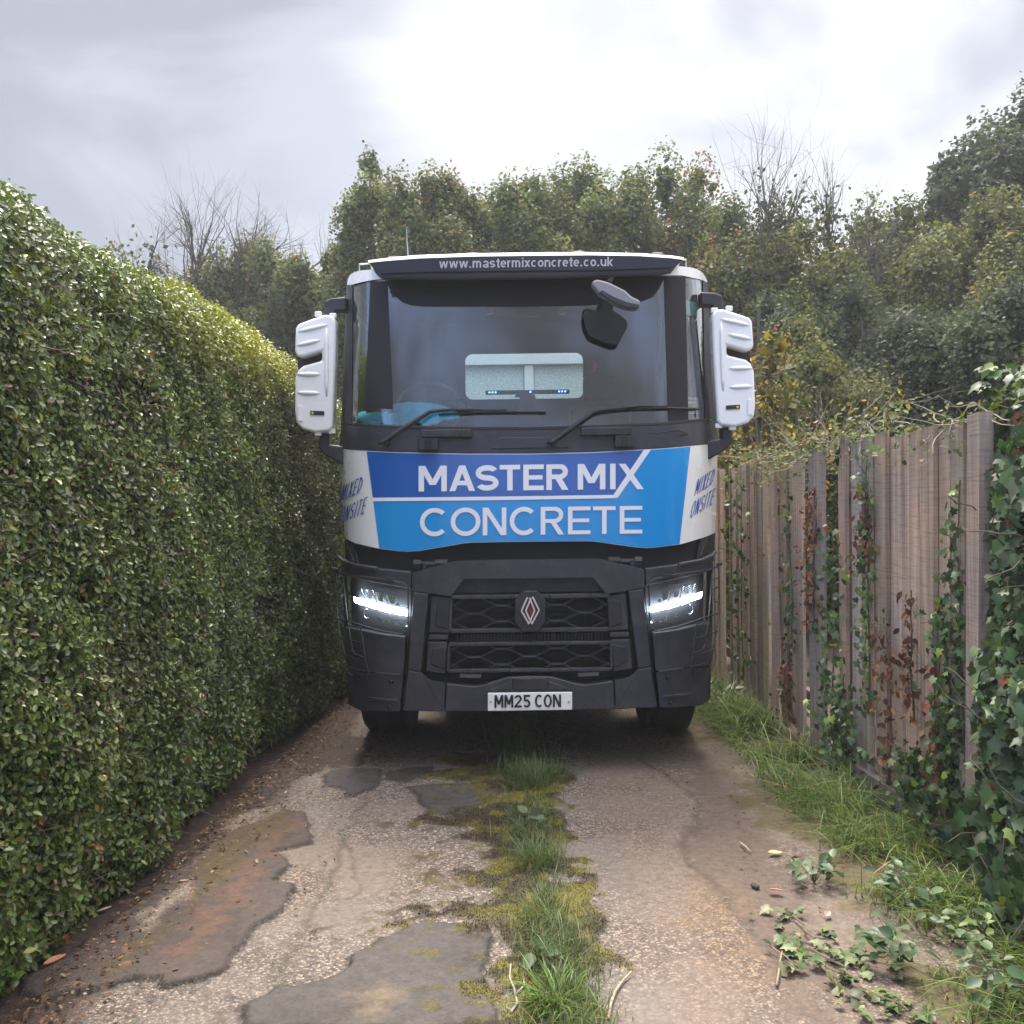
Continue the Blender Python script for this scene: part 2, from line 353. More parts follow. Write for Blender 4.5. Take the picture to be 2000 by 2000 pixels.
# right track is browner, smoother towards the verge
rt = sstep(.35, .55, X + (nz - .5) * .3); col = mixc(col, C(.172, .130, .104), rt * .75); agg *= 1 - .25 * rt
sm, _ = polymask(X, Y, [(1380, 1425), (1420, 1440), (1640, 2010), (1575, 2010), (1440, 1800), (1330, 1690), (1330, 1640), (1380, 1600), (1330, 1520)], .05, .10)
col = mixc(col, C(.108, .078, .061), sm * .85); agg *= 1 - .8 * sm; H -= .006 * sm
st_, _ = polymask(X, Y, [(1330, 1690), (1400, 1700), (1450, 1800), (1520, 1960), (1440, 1900), (1370, 1790)], .10, .12, 9); col = mixc(col, C(.185, .125, .075), st_ * .55)
st_, _ = polymask(X, Y, [(1320, 1780), (1390, 1760), (1420, 1800), (1350, 1830)], .08, .1, 9); col = mixc(col, C(.185, .125, .075), st_ * .4)
# soil verges
ml = sstep(.36, .20, X - hedge_x(Y) + (nz - .5) * .25); col = mixc(col, C(.048, .032, .025), ml); agg *= 1 - .9 * ml
mr = sstep(.48, .30, fence_x(Y) - X + (nz - .5) * .35); col = mixc(col, C(.06, .043, .03), mr); agg *= 1 - .9 * mr
# smooth tarmac skins and worn patches
def skin(poly, c, rise, jit=.03, ragg=.12, soft=.010, seed=3, mott=.25):
    global col, agg, H
    m_, sd = polymask(X, Y, poly, soft, jit, seed)
    cc = np.asarray(c) * (1 - mott + 2 * mott * fbm(X * 5, Y * 5, seed + 7))[..., None]
    col = col * (1 - m_[..., None]) + cc * m_[..., None]; agg = agg * (1 - m_) + ragg * m_; H = H * (1 - .7 * m_) + rise * m_
    ed = np.exp(-((sd + .004) / .010) ** 2); col = mixc(col, C(.015, .012, .011), ed * .9)      # dirt gathered along the broken edge
    return m_, sd
SK1 = [(50, 1942), (101, 1952), (168, 1945), (252, 1919), (320, 1915), (333, 1929), (420, 1905), (470, 1855), (488, 1831), (528, 1787), (584, 1740), (538, 1723), (565, 1697), (545, 1673),
       (520, 1668), (570, 1660), (605, 1648), (612, 1632), (597, 1618), (603, 1600), (595, 1590), (555, 1585), (500, 1600), (440, 1640), (380, 1680), (330, 1710), (240, 1790), (150, 1860), (60, 1905)]
m1, _ = skin(SK1, C(.060, .046, .041), .020)
lt, _ = polymask(X, Y, [(245, 1825), (300, 1780), (345, 1745), (385, 1728), (375, 1760), (330, 1795), (275, 1825)], .03, .06); col = mixc(col, C(.20, .16, .13), lt * .9); agg = agg + lt * .4
lt, _ = polymask(X, Y, [(425, 1628), (470, 1590), (530, 1572), (560, 1580), (500, 1612), (470, 1632)], .03, .06); col = mixc(col, C(.21, .17, .14), lt * .9); agg = agg + lt * .4
gs, _ = polymask(X, Y, [(170, 1915), (200, 1880), (290, 1830), (370, 1760), (385, 1690), (440, 1640), (520, 1600), (590, 1592), (560, 1630), (480, 1680), (420, 1740), (360, 1790), (290, 1850), (230, 1905)], .06, .09, 21)
col = mixc(col, C(.066, .047, .016), gs * .75); rs_, _ = polymask(X, Y, [(330, 1880), (400, 1790), (470, 1700), (560, 1610), (590, 1610), (520, 1690), (470, 1770), (380, 1880)], .06, .08, 23); col = mixc(col, C(.115, .060, .038), rs_ * .6)
skin([(471, 2012), (481, 1962), (538, 1930), (572, 1934), (610, 1926), (655, 1908), (677, 1895), (691, 1871), (735, 1845), (788, 1821), (820, 1806), (852, 1803), (905, 1810), (952, 1815), (958, 1850), (946, 1905), (958, 1960), (970, 2012)], C(.066, .058, .055), .014, .02, .16, .010, 31)
oc, _ = polymask(X, Y, [(690, 1945), (740, 1935), (770, 1950), (730, 1985), (690, 1985)], .06, .08, 33); col = mixc(col, C(.19, .135, .08), oc * .5)
skin([(795, 1538), (860, 1533), (940, 1533), (987, 1532), (990, 1545), (955, 1562), (920, 1582), (869, 1592), (842, 1592), (825, 1570), (808, 1550)], C(.060, .050, .049), .012, .02, .1, .010, 35)
skin([(634, 1515), (664, 1503), (705, 1502), (745, 1503), (744, 1520), (735, 1532), (715, 1545), (694, 1555), (672, 1553), (664, 1538), (640, 1535)], C(.055, .049, .051), .012, .02, .1, .010, 37)
skin([(600, 1440), (650, 1430), (711, 1440), (720, 1475), (690, 1495), (640, 1500), (575, 1520), (520, 1560), (480, 1580), (470, 1550), (540, 1480)], C(.048, .034, .028), .006, .05, .2, .03, 39)
skin([(755, 1508), (790, 1500), (840, 1500), (830, 1515), (790, 1525), (760, 1520)], C(.045, .038, .036), .0, .04, .3, .02, 41)
# dark hair cracks
def crack(poly, w, seed):
    global col, H
    pg = np.array([G(x, y)[:2] for x, y in poly]); d = np.full(X.shape, 1e9)
    JX = X + (fbm(X * 7, Y * 7, seed) - .5) * .12; JY = Y + (fbm(X * 7, Y * 7, seed + 9) - .5) * .12
    for (x0, y0), (x1, y1) in zip(pg[:-1], pg[1:]):
        t = np.clip(((JX - x0) * (x1 - x0) + (JY - y0) * (y1 - y0)) / ((x1 - x0) ** 2 + (y1 - y0) ** 2 + 1e-9), 0, 1); d = np.minimum(d, np.hypot(JX - x0 - t * (x1 - x0), JY - y0 - t * (y1 - y0)))
    k = np.exp(-(d / w) ** 2) * sstep(.3, .55, nf + .2); col = mixc(col, C(.05, .042, .034), k * .5); H = H - k * .005
crack([(745, 1510), (700, 1580), (670, 1640), (655, 1700), (620, 1760), (600, 1800)], .018, 51); crack([(600, 1800), (575, 1860), (540, 1925)], .03, 52); crack([(670, 1640), (700, 1700), (690, 1760)], .010, 53)
crack([(1250, 1480), (1330, 1530), (1370, 1600), (1330, 1660), (1400, 1720), (1470, 1800), (1530, 1900)], .02, 54); crack([(480, 1965), (430, 1985), (440, 2010)], .025, 55)
# moss along the middle strip
MS = [(968, 1465), (1010, 1470), (1085, 1480), (1110, 1550), (1125, 1650), (1112, 1690), (1120, 1740), (1150, 1790), (1170, 1900), (1180, 2012), (985, 2012), (960, 1950), (948, 1905), (960, 1870), (955, 1812), (905, 1806), (850, 1800), (780, 1805), (765, 1790), (830, 1778), (905, 1785), (975, 1765),
      (985, 1755), (950, 1740), (915, 1723), (865, 1705), (855, 1697), (905, 1690), (945, 1682), (975, 1662), (930, 1650), (870, 1640), (890, 1625), (840, 1618), (820, 1600), (870, 1594), (905, 1590), (990, 1548), (930, 1535), (880, 1530), (860, 1500), (900, 1470)]
mo, sdm = polymask(X, Y, MS, .05, .14, 61, 6.0)
spots = sstep(.60, .64, fbm(X * 13, Y * 19, 63, 5)) * sstep(-.42, -.02, sdm) * (X < .1)
mm = np.clip(mo + spots, 0, 1)
mcol = (C(.030, .026, .010)[None, None] * (1 - sstep(.42, .62, fbm(X * 9, Y * 9, 65, 5)))[..., None] + C(.105, .095, .014)[None, None] * sstep(.42, .62, fbm(X * 9, Y * 9, 65, 5))[..., None])
xc = np.interp(Y, [3.2, 4.5, 6.5], [.12, .10, .05]); cen = np.exp(-((X - xc - .02) / .22) ** 2)
mcol = mcol * (.55 + .9 * cen)[..., None] + C(.02, .012, .006) * (1 - cen)[..., None]
col = col * (1 - mm[..., None] * .95) + mcol * mm[..., None] * .95; agg *= 1 - mm; H = H + mm * (.010 * nf + .004)
mg = sstep(.55, .40, np.abs(X - (fence_x(Y) - .55)) / .5) * sstep(.5, .62, fbm(X * 2.5, Y * 2.5, 67)); col = mixc(col, C(.075, .062, .014), mg * .7); agg *= 1 - .6 * mg
dk = np.exp(-((Y - 6.6) / .55) ** 2) * 0; 
litter = sstep(.72, .80, fbm(X * 40, Y * 40, 71, 2)) * np.clip(ml + mr * .7 + sstep(.8, .3, X - hedge_x(Y)) * .5, 0, 1); col = mixc(col, C(.15, .085, .05), litter * .7); H += litter * .006
h_, w_ = X.shape
idx = np.arange(h_ * w_).reshape(h_, w_); q = np.stack([idx[:-1, :-1], idx[:-1, 1:], idx[1:, 1:], idx[1:, :-1]], -1).reshape(-1, 4)
me = mesh_np('driveway', np.c_[X.ravel(), Y.ravel(), H.ravel()], q.ravel(), np.full(len(q), 4), np.clip(col.reshape(-1, 3), .004, 1))
at = me.attributes.new('agg', 'FLOAT', 'POINT'); at.data.foreach_set('value', np.clip(agg, 0, 1.3).ravel().astype(np.float32))
at = me.attributes.new('moss', 'FLOAT', 'POINT'); at.data.foreach_set('value', np.clip(mm + ml + .6 * mr, 0, 1).ravel().astype(np.float32))
md_ = bpy.data.materials.new('worn_concrete'); md_.use_nodes = True; t = md_.node_tree; b = t.nodes['Principled BSDF']
def nn(tp, **kw):
    n = t.nodes.new(tp)
    for k, v in kw.items(): setattr(n, k, v)
    return n
def ll(a, b): t.links.new(a, b)
ac = nn('ShaderNodeAttribute', attribute_name='Col'); aa = nn('ShaderNodeAttribute', attribute_name='agg'); am = nn('ShaderNodeAttribute', attribute_name='moss')
tcg = nn('ShaderNodeTexCoord')
vo = nn('ShaderNodeTexVoronoi', feature='F1'); vo.inputs['Scale'].default_value = 100; ll(tcg.outputs['Object'], vo.inputs['Vector'])
sepc = nn('ShaderNodeSeparateColor'); ll(vo.outputs['Color'], sepc.inputs[0])
rp = nn('ShaderNodeValToRGB'); rp.color_ramp.elements[0].position = .0; rp.color_ramp.elements[0].color = (.55, .55, .55, 1); rp.color_ramp.elements[1].position = 1.0; rp.color_ramp.elements[1].color = (1.1, 1.1, 1.1, 1)
e_ = rp.color_ramp.elements.new(.74); e_.color = (1.05, 1.05, 1.05, 1); e_ = rp.color_ramp.elements.new(.82); e_.color = (1.60, 1.55, 1.46, 1); e_ = rp.color_ramp.elements.new(.995); e_.color = (2.1, 2.02, 1.9, 1)
ll(sepc.outputs[0], rp.inputs[0])
edge = nn('ShaderNodeMapRange'); edge.inputs['From Min'].default_value = .35; edge.inputs['From Max'].default_value = .62; edge.inputs['To Min'].default_value = 1.0; edge.inputs['To Max'].default_value = .55; ll(vo.outputs['Distance'], edge.inputs[0])
n_ = nn('ShaderNodeTexNoise'); n_.inputs['Scale'].default_value = 28; n_.inputs['Detail'].default_value = 8; n_.inputs['Roughness'].default_value = .7; ll(tcg.outputs['Object'], n_.inputs['Vector'])
nr = nn('ShaderNodeMapRange'); nr.inputs['From Min'].default_value = .25; nr.inputs['From Max'].default_value = .75; nr.inputs['To Min'].default_value = .62; nr.inputs['To Max'].default_value = 1.38; ll(n_.outputs[0], nr.inputs[0])
sp1 = nn('ShaderNodeVectorMath', operation='SCALE'); ll(rp.outputs[0], sp1.inputs[0]); ll(edge.outputs[0], sp1.inputs['Scale'])
mxa = nn('ShaderNodeMix', data_type='RGBA'); ll(aa.outputs['Fac'], mxa.inputs[0]); mxa.inputs[6].default_value = (1, 1, 1, 1); ll(sp1.outputs[0], mxa.inputs[7])
mu1 = nn('ShaderNodeVectorMath', operation='MULTIPLY'); ll(ac.outputs['Color'], mu1.inputs[0]); ll(mxa.outputs[2], mu1.inputs[1])
mu2 = nn('ShaderNodeVectorMath', operation='SCALE'); ll(mu1.outputs[0], mu2.inputs[0]); ll(nr.outputs[0], mu2.inputs['Scale']); n5 = nn('ShaderNodeTexNoise'); n5.inputs['Scale'].default_value = 150; n5.inputs['Detail'].default_value = 3; ll(tcg.outputs['Object'], n5.inputs['Vector'])
mr5 = nn('ShaderNodeMapRange'); mr5.inputs['From Min'].default_value = .3; mr5.inputs['From Max'].default_value = .7; mr5.inputs['To Min'].default_value = .35; mr5.inputs['To Max'].default_value = 1.65; ll(n5.outputs[0], mr5.inputs[0])
mx5 = nn('ShaderNodeMix', data_type='FLOAT'); ll(am.outputs['Fac'], mx5.inputs[0]); mx5.inputs[2].default_value = 1.0; ll(mr5.outputs[0], mx5.inputs[3])
mu3 = nn('ShaderNodeVectorMath', operation='SCALE'); ll(mu2.outputs[0], mu3.inputs[0]); ll(mx5.outputs[0], mu3.inputs['Scale']); ll(mu3.outputs[0], b.inputs['Base Color'])
b.inputs['Roughness'].default_value = .8; b.inputs['Specular IOR Level'].default_value = .35
hb = nn('ShaderNodeMath', operation='MULTIPLY'); ll(vo.outputs['Distance'], hb.inputs[0]); ll(aa.outputs['Fac'], hb.inputs[1])
hs = nn('ShaderNodeMath', operation='MULTIPLY_ADD'); ll(hb.outputs[0], hs.inputs[0]); hs.inputs[1].default_value = -.8; ll(n_.outputs[0], hs.inputs[2])
bpn = nn('ShaderNodeBump'); bpn.inputs['Strength'].default_value = .7; bpn.inputs['Distance'].default_value = .008; ll(hs.outputs[0], bpn.inputs['Height']); ll(bpn.outputs[0], b.inputs['Normal'])
dr = link('driveway', me, md_, None, True); tag(dr, kind='structure')
MOSSV = (X.ravel(), Y.ravel(), H.ravel(), mo.ravel(), np.clip(mcol.reshape(-1, 3), .004, 1))

# ------------------------------------------------------------------ hedge
m_hleaf = leaf_mat('privet_leaf', 0.36, 0.6, 0.26)
m_twig = mat('twig_bark', (0.105, 0.080, 0.060), 0.85, var=0.3, vscale=20)
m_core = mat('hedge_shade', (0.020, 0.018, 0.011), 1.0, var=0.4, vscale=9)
rng = np.random.default_rng(11)
hedge = empty('hedge', (-2.2, 5, 0), 'tall clipped dense green hedge running along the left side of the lane', 'hedge'); HO = np.array([-2.2, 5, 0.0])
def hedge_surf(Y, s):
    """s: metres along the outline from the foot of the face, over the rounded top"""
    top = np.interp(Y, [2, 3.6, 6.4, 8.0, 9.5], [3.04, 3.02, 2.96, 2.80, 2.66]) + .05 * np.sin(Y * 1.1) + (fbm(Y * .7, Y * 0 + 2, 3) - .5) * .16
    rad = .42; hface = top - rad; arcl = rad * math.pi / 2
    z = np.where(s < hface, s, np.where(s < hface + arcl, hface + rad * np.sin(np.clip((s - hface) / rad, 0, math.pi / 2)), top))
    back = np.where(s < hface, 0, np.where(s < hface + arcl, rad * (1 - np.cos(np.clip((s - hface) / rad, 0, math.pi / 2))), rad + np.maximum(0, s - hface - arcl)))
    a = np.where(s < hface, 0, np.clip((s - hface) / rad, 0, math.pi / 2))
    belly = .10 * np.sin(np.clip(z / top, 0, 1) * math.pi) - .05 * (z / top) - .07 * np.exp(-(z / .10) ** 2)
    lump = (fbm(Y * 1.3, s * 1.3, 8) - .5) * .24 + (fbm(Y * 5, s * 5, 9) - .5) * .12
    nx_, nz_ = np.cos(a), np.sin(a)
    x = hedge_x(Y) - .02 + belly - back + lump * nx_; z = z + lump * nz_
    return np.stack([x, Y, np.maximum(z, .02)], -1), np.stack([nx_, np.zeros_like(nx_), nz_], -1)
ny_, ns_ = 170, 60; YY, SS = np.meshgrid(np.linspace(-1.0, 12.5, ny_), np.linspace(0.0, 4.6, ns_), indexing='ij')
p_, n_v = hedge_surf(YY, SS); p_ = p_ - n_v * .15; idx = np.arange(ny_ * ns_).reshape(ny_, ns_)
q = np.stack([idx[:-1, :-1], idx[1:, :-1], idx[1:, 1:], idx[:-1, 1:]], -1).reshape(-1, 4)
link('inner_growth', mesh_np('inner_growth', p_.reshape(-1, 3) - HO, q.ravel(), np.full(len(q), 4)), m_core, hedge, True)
n = 340000; Yh = np.concatenate([rng.uniform(1.2, 6, int(n * .58)), rng.uniform(6, 11.5, n - int(n * .58))]); s = rng.uniform(0, 3.75, n)
bare = sstep(.56, .70, fbm(Yh * 1.1, s * 1.9, 13)) * (s < 2.3) * .80
keep = rng.uniform(size=n) > bare; Yh, s = Yh[keep], s[keep]; n = len(s)
p_, nv = hedge_surf(Yh, s); dep = rng.exponential(.045, n); p_ = p_ - nv * np.minimum(dep, .16)[:, None] + rng.normal(size=(n, 3)) * .012
nrm = norm(nv * .9 + rng.normal(size=(n, 3)) * .62 + np.array([.15, -.12, .45]))
size = rng.uniform(.019, .036, n) * np.interp(s, [0, .8, 3.6], [1.25, 1.0, .92])
c = pal(rng, n, [(.062, .100, .022), (.094, .138, .030), (.132, .165, .042), (.090, .078, .036), (.18, .19, .04), (.22, .08, .03)], [34, 30, 20, 10, 6, .4], .32)
tone = fbm(Yh * .9, s * .9, 15); c *= (.62 + .8 * tone)[:, None]; brn = sstep(.5, .68, fbm(Yh * .8, s * 1.1, 17)); c = c * (1 - brn[:, None] * .45) + np.array([.085, .080, .038]) * brn[:, None] * .45
yel = sstep(2.35, 2.75, s) * np.exp(-((Yh - 6.6) / 1.3) ** 2) * (rng.uniform(size=n) < .92); c = c * (1 - yel[:, None]) + np.array([.36, .36, .025]) * (yel * rng.uniform(.6, 1.2, n))[:, None]
fr = sstep(2.3, 3.0, s); c = c * (1 - .4 * fr[:, None]) + np.array([.07, .13, .03]) * .4 * fr[:, None]
leaves('foliage', LEAF_OVAL, p_ - HO, nrm, size, c, m_hleaf, hedge, rng)
mb = MB()
for i in range(2600):
    Yq = rng.uniform(1.6, 9.5); sq = rng.uniform(.1, 2.6)
    if rng.uniform() > .25 + .75 * float(sstep(.5, .66, fbm(np.array([Yq * 1.1]), np.array([sq * 1.9]), 13))[0]): continue
    a_, nv_ = hedge_surf(np.array([Yq]), np.array([sq])); a_ = a_[0] - nv_[0] * .10 - HO; d = nv_[0] * .5 + rng.normal(size=3) * .7 + np.array([0, 0, .1])
    pts = [a_]; d /= np.linalg.norm(d)
    for k in range(3): d = d + rng.normal(size=3) * .3 + nv_[0] * .05; d /= np.linalg.norm(d); pts.append(pts[-1] + d * rng.uniform(.04, .09))
    mb.tube(pts, [.0035, .003, .0024, .0012], 4, cap=False)
tag(mb.build('twigs', m_twig, hedge), kind='stuff')
mb = MB()
for Yq in np.arange(1.5, 11.5, .55):
    x0 = float(hedge_x(Yq)) - .35 + rng.normal() * .05
    mb.tube([np.array([x0, Yq, 0]) - HO, np.array([x0 + .02, Yq + .04, .3]) - HO, np.array([x0 - .1, Yq + .1, 1.2]) - HO, np.array([x0 - .15, Yq, 2.2]) - HO], [.03, .026, .02, .008], 7)
mb.build('stems', m_twig, hedge)

# ------------------------------------------------------------------ fence
m_wood = bpy.data.materials.new('weathered_wood'); m_wood.use_nodes = True; t = m_wood.node_tree; b = t.nodes['Principled BSDF']
b.inputs['Roughness'].default_value = .85; b.inputs['Specular IOR Level'].default_value = .25
tcg = nn('ShaderNodeTexCoord'); ac = nn('ShaderNodeAttribute', attribute_name='Col')
mp1 = nn('ShaderNodeMapping'); mp1.inputs['Scale'].default_value = (42, 42, 1.3); ll(tcg.outputs['Object'], mp1.inputs[0])
g1 = nn('ShaderNodeTexNoise'); g1.inputs['Scale'].default_value = 1.0; g1.inputs['Detail'].default_value = 8; g1.inputs['Roughness'].default_value = .62; ll(mp1.outputs[0], g1.inputs['Vector'])
mp2 = nn('ShaderNodeMapping'); mp2.inputs['Scale'].default_value = (7, 7, 105); mp2.inputs['Rotation'].default_value = (0.03, .02, 0); ll(tcg.outputs['Object'], mp2.inputs[0])
g2 = nn('ShaderNodeTexNoise'); g2.inputs['Scale'].default_value = 1.0; g2.inputs['Detail'].default_value = 3; ll(mp2.outputs[0], g2.inputs['Vector'])
g3 = nn('ShaderNodeTexNoise'); g3.inputs['Scale'].default_value = 2.2; g3.inputs['Detail'].default_value = 4; ll(tcg.outputs['Object'], g3.inputs['Vector'])
r1 = nn('ShaderNodeValToRGB'); r1.color_ramp.elements[0].position = .28; r1.color_ramp.elements[0].color = (.58, .56, .55, 1); r1.color_ramp.elements[1].position = .72; r1.color_ramp.elements[1].color = (1.28, 1.28, 1.30, 1); ll(g1.outputs[0], r1.inputs[0])
r2 = nn('ShaderNodeValToRGB'); r2.color_ramp.elements[0].position = .34; r2.color_ramp.elements[0].color = (.84, .83, .82, 1); r2.color_ramp.elements[1].position = .50; r2.color_ramp.elements[1].color = (1.06, 1.06, 1.06, 1); ll(g2.outputs[0], r2.inputs[0])
r3 = nn('ShaderNodeValToRGB'); r3.color_ramp.elements[0].position = .38; r3.color_ramp.elements[0].color = (.86, .88, .92, 1); r3.color_ramp.elements[1].position = .64; r3.color_ramp.elements[1].color = (1.10, 1.0, .90, 1); ll(g3.outputs[0], r3.inputs[0])
m1_ = nn('ShaderNodeVectorMath', operation='MULTIPLY'); ll(ac.outputs['Color'], m1_.inputs[0]); ll(r1.outputs[0], m1_.inputs[1])
m2_ = nn('ShaderNodeVectorMath', operation='MULTIPLY'); ll(m1_.outputs[0], m2_.inputs[0]); ll(r2.outputs[0], m2_.inputs[1])
m3_ = nn('ShaderNodeVectorMath', operation='MULTIPLY'); ll(m2_.outputs[0], m3_.inputs[0]); ll(r3.outputs[0], m3_.inputs[1]); ll(m3_.outputs[0], b.inputs['Base Color'])
ad = nn('ShaderNodeMath', operation='MULTIPLY_ADD'); ll(g2.outputs[0], ad.inputs[0]); ad.inputs[1].default_value = .5; ll(g1.outputs[0], ad.inputs[2])
bpn = nn('ShaderNodeBump'); bpn.inputs['Strength'].default_value = .5; bpn.inputs['Distance'].default_value = .006; ll(ad.outputs[0], bpn.inputs['Height']); ll(bpn.outputs[0], b.inputs['Normal'])
def board(y, w, z0, z1, tilt=0.0, dx=0.0, th=.022, org=(0, 0, 0), colr=(.2, .17, .15), chamf=0.0):
    """one upright board of the fence line, w metres along it"""
    x0, x1 = fence_x(y) + dx - .007, fence_x(y + w) + dx + .009
    vs = []
    for z in np.linspace(z0, z1, 8):
        k = tilt * (z - z0)
        zz = [z] * 4
        if z == z1: zz = [z + chamf, z - chamf * .5, z - chamf * .5, z + chamf]
        vs += [(x0 - k * .3, y - k, zz[0]), (x1 - k * .3, y + w - k, zz[1]), (x1 + th - k * .3, y + w - k, zz[2]), (x0 + th - k * .3, y - k, zz[3])]
    vs = [(a - org[0], b_ - org[1], c_ - org[2]) for a, b_, c_ in vs]; fs = [(0, 1, 2, 3), (28, 31, 30, 29)]
    for i in range(7):
        o_ = 4 * i; fs += [(o_ + k, o_ + 4 + k, o_ + 4 + (k + 1) % 4, o_ + (k + 1) % 4) for k in range(4)]
    return vs, fs, [colr] * len(vs)
def fence_panel(label, y0, y1, z1, seed, group, gap_at=None, z0=.10, special=None):
    r = np.random.default_rng(seed); org = (float(fence_x(y0)), y0, 0)
    root = empty('plank_fence', org, label, 'fence', group)
    y = y0
    while y < y1 - .05:
        w = min(r.uniform(.14, .18), y1 - y); vs, fs, cs = board(y + .0015, w - .0025 - (gap_at is not None and abs(y - gap_at) < .08) * .045, z0 + r.uniform(-.03, .03), z1 + r.normal() * .018, r.normal() * .007, r.uniform(-.012, .012), org=org,
            colr=tuple(np.array([.42, .335, .270]) * r.uniform(.80, 1.18) * np.array([1 + r.normal() * .05, 1, 1 - r.normal() * .04])), chamf=r.normal() * .006)
        me = bpy.data.meshes.new('board'); me.from_pydata(vs, [], fs); me.update()
        ca = me.color_attributes.new('Col', 'FLOAT_COLOR', 'POINT'); ca.data.foreach_set('color', np.c_[np.array(cs), np.ones(len(cs))].astype(np.float32).ravel())
        link('board', me, m_wood, root); y += w
    for z in (.35, z1 - .35):
        m_ = MB(); a_ = np.array([fence_x(y0) + .045, y0, z]); b2 = np.array([fence_x(y1) + .045, y1, z]); vs = []
        for p in (a_, b2): vs += [(p[0], p[1], p[2] - .04), (p[0] + .05, p[1], p[2] - .04), (p[0] + .05, p[1], p[2] + .04), (p[0], p[1], p[2] + .04)]
        m_.add([(v[0] - org[0], v[1] - org[1], v[2]) for v in vs], [(0, 1, 2, 3), (7, 6, 5, 4)] + [(k, k + 4, (k + 1) % 4 + 4, (k + 1) % 4) for k in range(4)])
        o_ = m_.build('rail', m_wood, root); ca = o_.data.color_attributes.new('Col', 'FLOAT_COLOR', 'POINT'); ca.data.foreach_set('color', np.tile([.17, .145, .13, 1], len(o_.data.vertices)).astype(np.float32))
    return root, org
FG = 'weathered fence panels along the lane'
fence_panel('weathered grey plank fence panel nearest the ivy bush', 4.42, 5.86, 2.03, 3, FG)
fence_panel('weathered plank fence panel with narrow gap, in the middle of the fence', 6.40, 8.15, 1.94, 5, FG, gap_at=6.85)
fence_panel('shaded plank fence panel right beside the truck cab', 8.22, 11.5, 1.92, 7, FG)
def lone(label, y, w, z0, z1, tilt, dx, th, c, name='fence_post', cat='post'):
    org = (float(fence_x(y)), y, 0); vs, fs, cs = board(y, w, z0, z1, tilt, dx, th, org, c, .004)
    me = bpy.data.meshes.new(name); me.from_pydata(vs, [], fs); me.update()
    ca = me.color_attributes.new('Col', 'FLOAT_COLOR', 'POINT'); ca.data.foreach_set('color', np.c_[np.array(cs), np.ones(len(cs))].astype(np.float32).ravel())
    o_ = link(name, me, m_wood); o_.location = org; tag(o_, label, cat, None); return o_
lone('broad pale wooden post leaning beside the ivy at the fence end', 4.28, .13, 0, 2.06, .055, -.035, .06, (.40, .335, .29))
lone('loose plank standing beside the dark gap in the fence', 6.06, .27, .02, 1.97, .006, -.01, .024, (.30, .265, .24), 'fence_plank', 'plank')
lone('square wooden post set back in the dark fence gap', 5.90, .10, 0, 1.9, 0, .10, .09, (.10, .085, .075))
mb = MB(); vs = []
for y in (4.3, 5.9): vs += [(fence_x(y) - .04, y, -.02), (fence_x(y) + .01, y, -.02), (fence_x(y) + .01, y, .15), (fence_x(y) - .04, y, .15)]
mb.add(vs, [(0, 1, 2, 3), (7, 6, 5, 4)] + [(k, k + 4, (k + 1) % 4 + 4, (k + 1) % 4) for k in range(4)]); o_ = mb.build('gravel_board', m_wood)
ca = o_.data.color_attributes.new('Col', 'FLOAT_COLOR', 'POINT'); ca.data.foreach_set('color', np.tile([.19, .165, .14, 1], 8).astype(np.float32)); tag(o_, 'low timber gravel board lying along the foot of the near fence', 'board')
mb = MB(); mb.tube([P(1637, 908, 5.88), P(1637, 890, 5.86), P(1641, 877, 5.84), P(1650, 868, 5.85), P(1661, 866, 5.9), P(1668, 872, 6.0)], .018, 10); tag(mb.build('cable_loop', m_black, None, True), 'black rubber hose hooked over the top of the fence', 'hose')

# ------------------------------------------------------------------ ivy and creepers
m_grass0 = leaf_mat('creeper_leaf', 0.6, 0.2, 0.3); m_ivy = leaf_mat('ivy_leaf', 0.45, 0.35, 0.18); m_dead = leaf_mat('dead_leaf', 0.75, 0.2, 0.1)
IVY_C = [(.045, .085, .030), (.068, .115, .042), (.10, .15, .065), (.028, .055, .026), (.15, .21, .04)]
ib = empty('ivy_bush', (2.35, 3.6, 0), 'thick mass of dark green ivy at the near end of the fence', 'ivy'); IO = np.array([2.35, 3.6, 0])
rng = np.random.default_rng(23); n = 9500
def ivy_surf(Yq, z):
    f = np.interp(z, [0, .35, .8, 1.2, 1.7, 2.15, 2.4], [-.10, -.08, -.02, .05, .07, .14, .32]); l = (fbm(Yq * 2.2, z * 2.2, 31) - .5) * .30
    return np.interp(Yq, [1.5, 3.0, 3.9, 4.32], [1.95, 1.97, 2.0, 2.09]) + f + l
z = rng.uniform(.03, 2.36, n); Yq = 1.6 + (np.interp(z, [0, .4, .9, 1.3, 2.4], [4.62, 4.55, 4.42, 4.30, 4.27]) - 1.6) * rng.uniform(0, 1, n); ztop = 2.22 + (fbm(Yq * 1.6, Yq * 0, 33) - .5) * .3; ok = (z < ztop); Yq, z = Yq[ok], z[ok]; n = len(z)
x = ivy_surf(Yq, z) + rng.exponential(.05, n).clip(0, .22); pos = np.c_[x, Yq, z] + rng.normal(size=(n, 3)) * .015
nrm = norm(np.array([-.9, -.55, .35]) + rng.normal(size=(n, 3)) * .45); al = np.array([-.1, 0, -1.0]) + rng.normal(size=(n, 3)) * .6
c = pal(rng, n, IVY_C, [30, 28, 20, 16, 5], .25); dd = rng.uniform(size=n) < .02; c[dd] = (.20, .065, .03)
leaves('foliage', LEAF_IVY, pos - IO, nrm, rng.uniform(.035, .085, n), c, m_ivy, ib, rng, al)
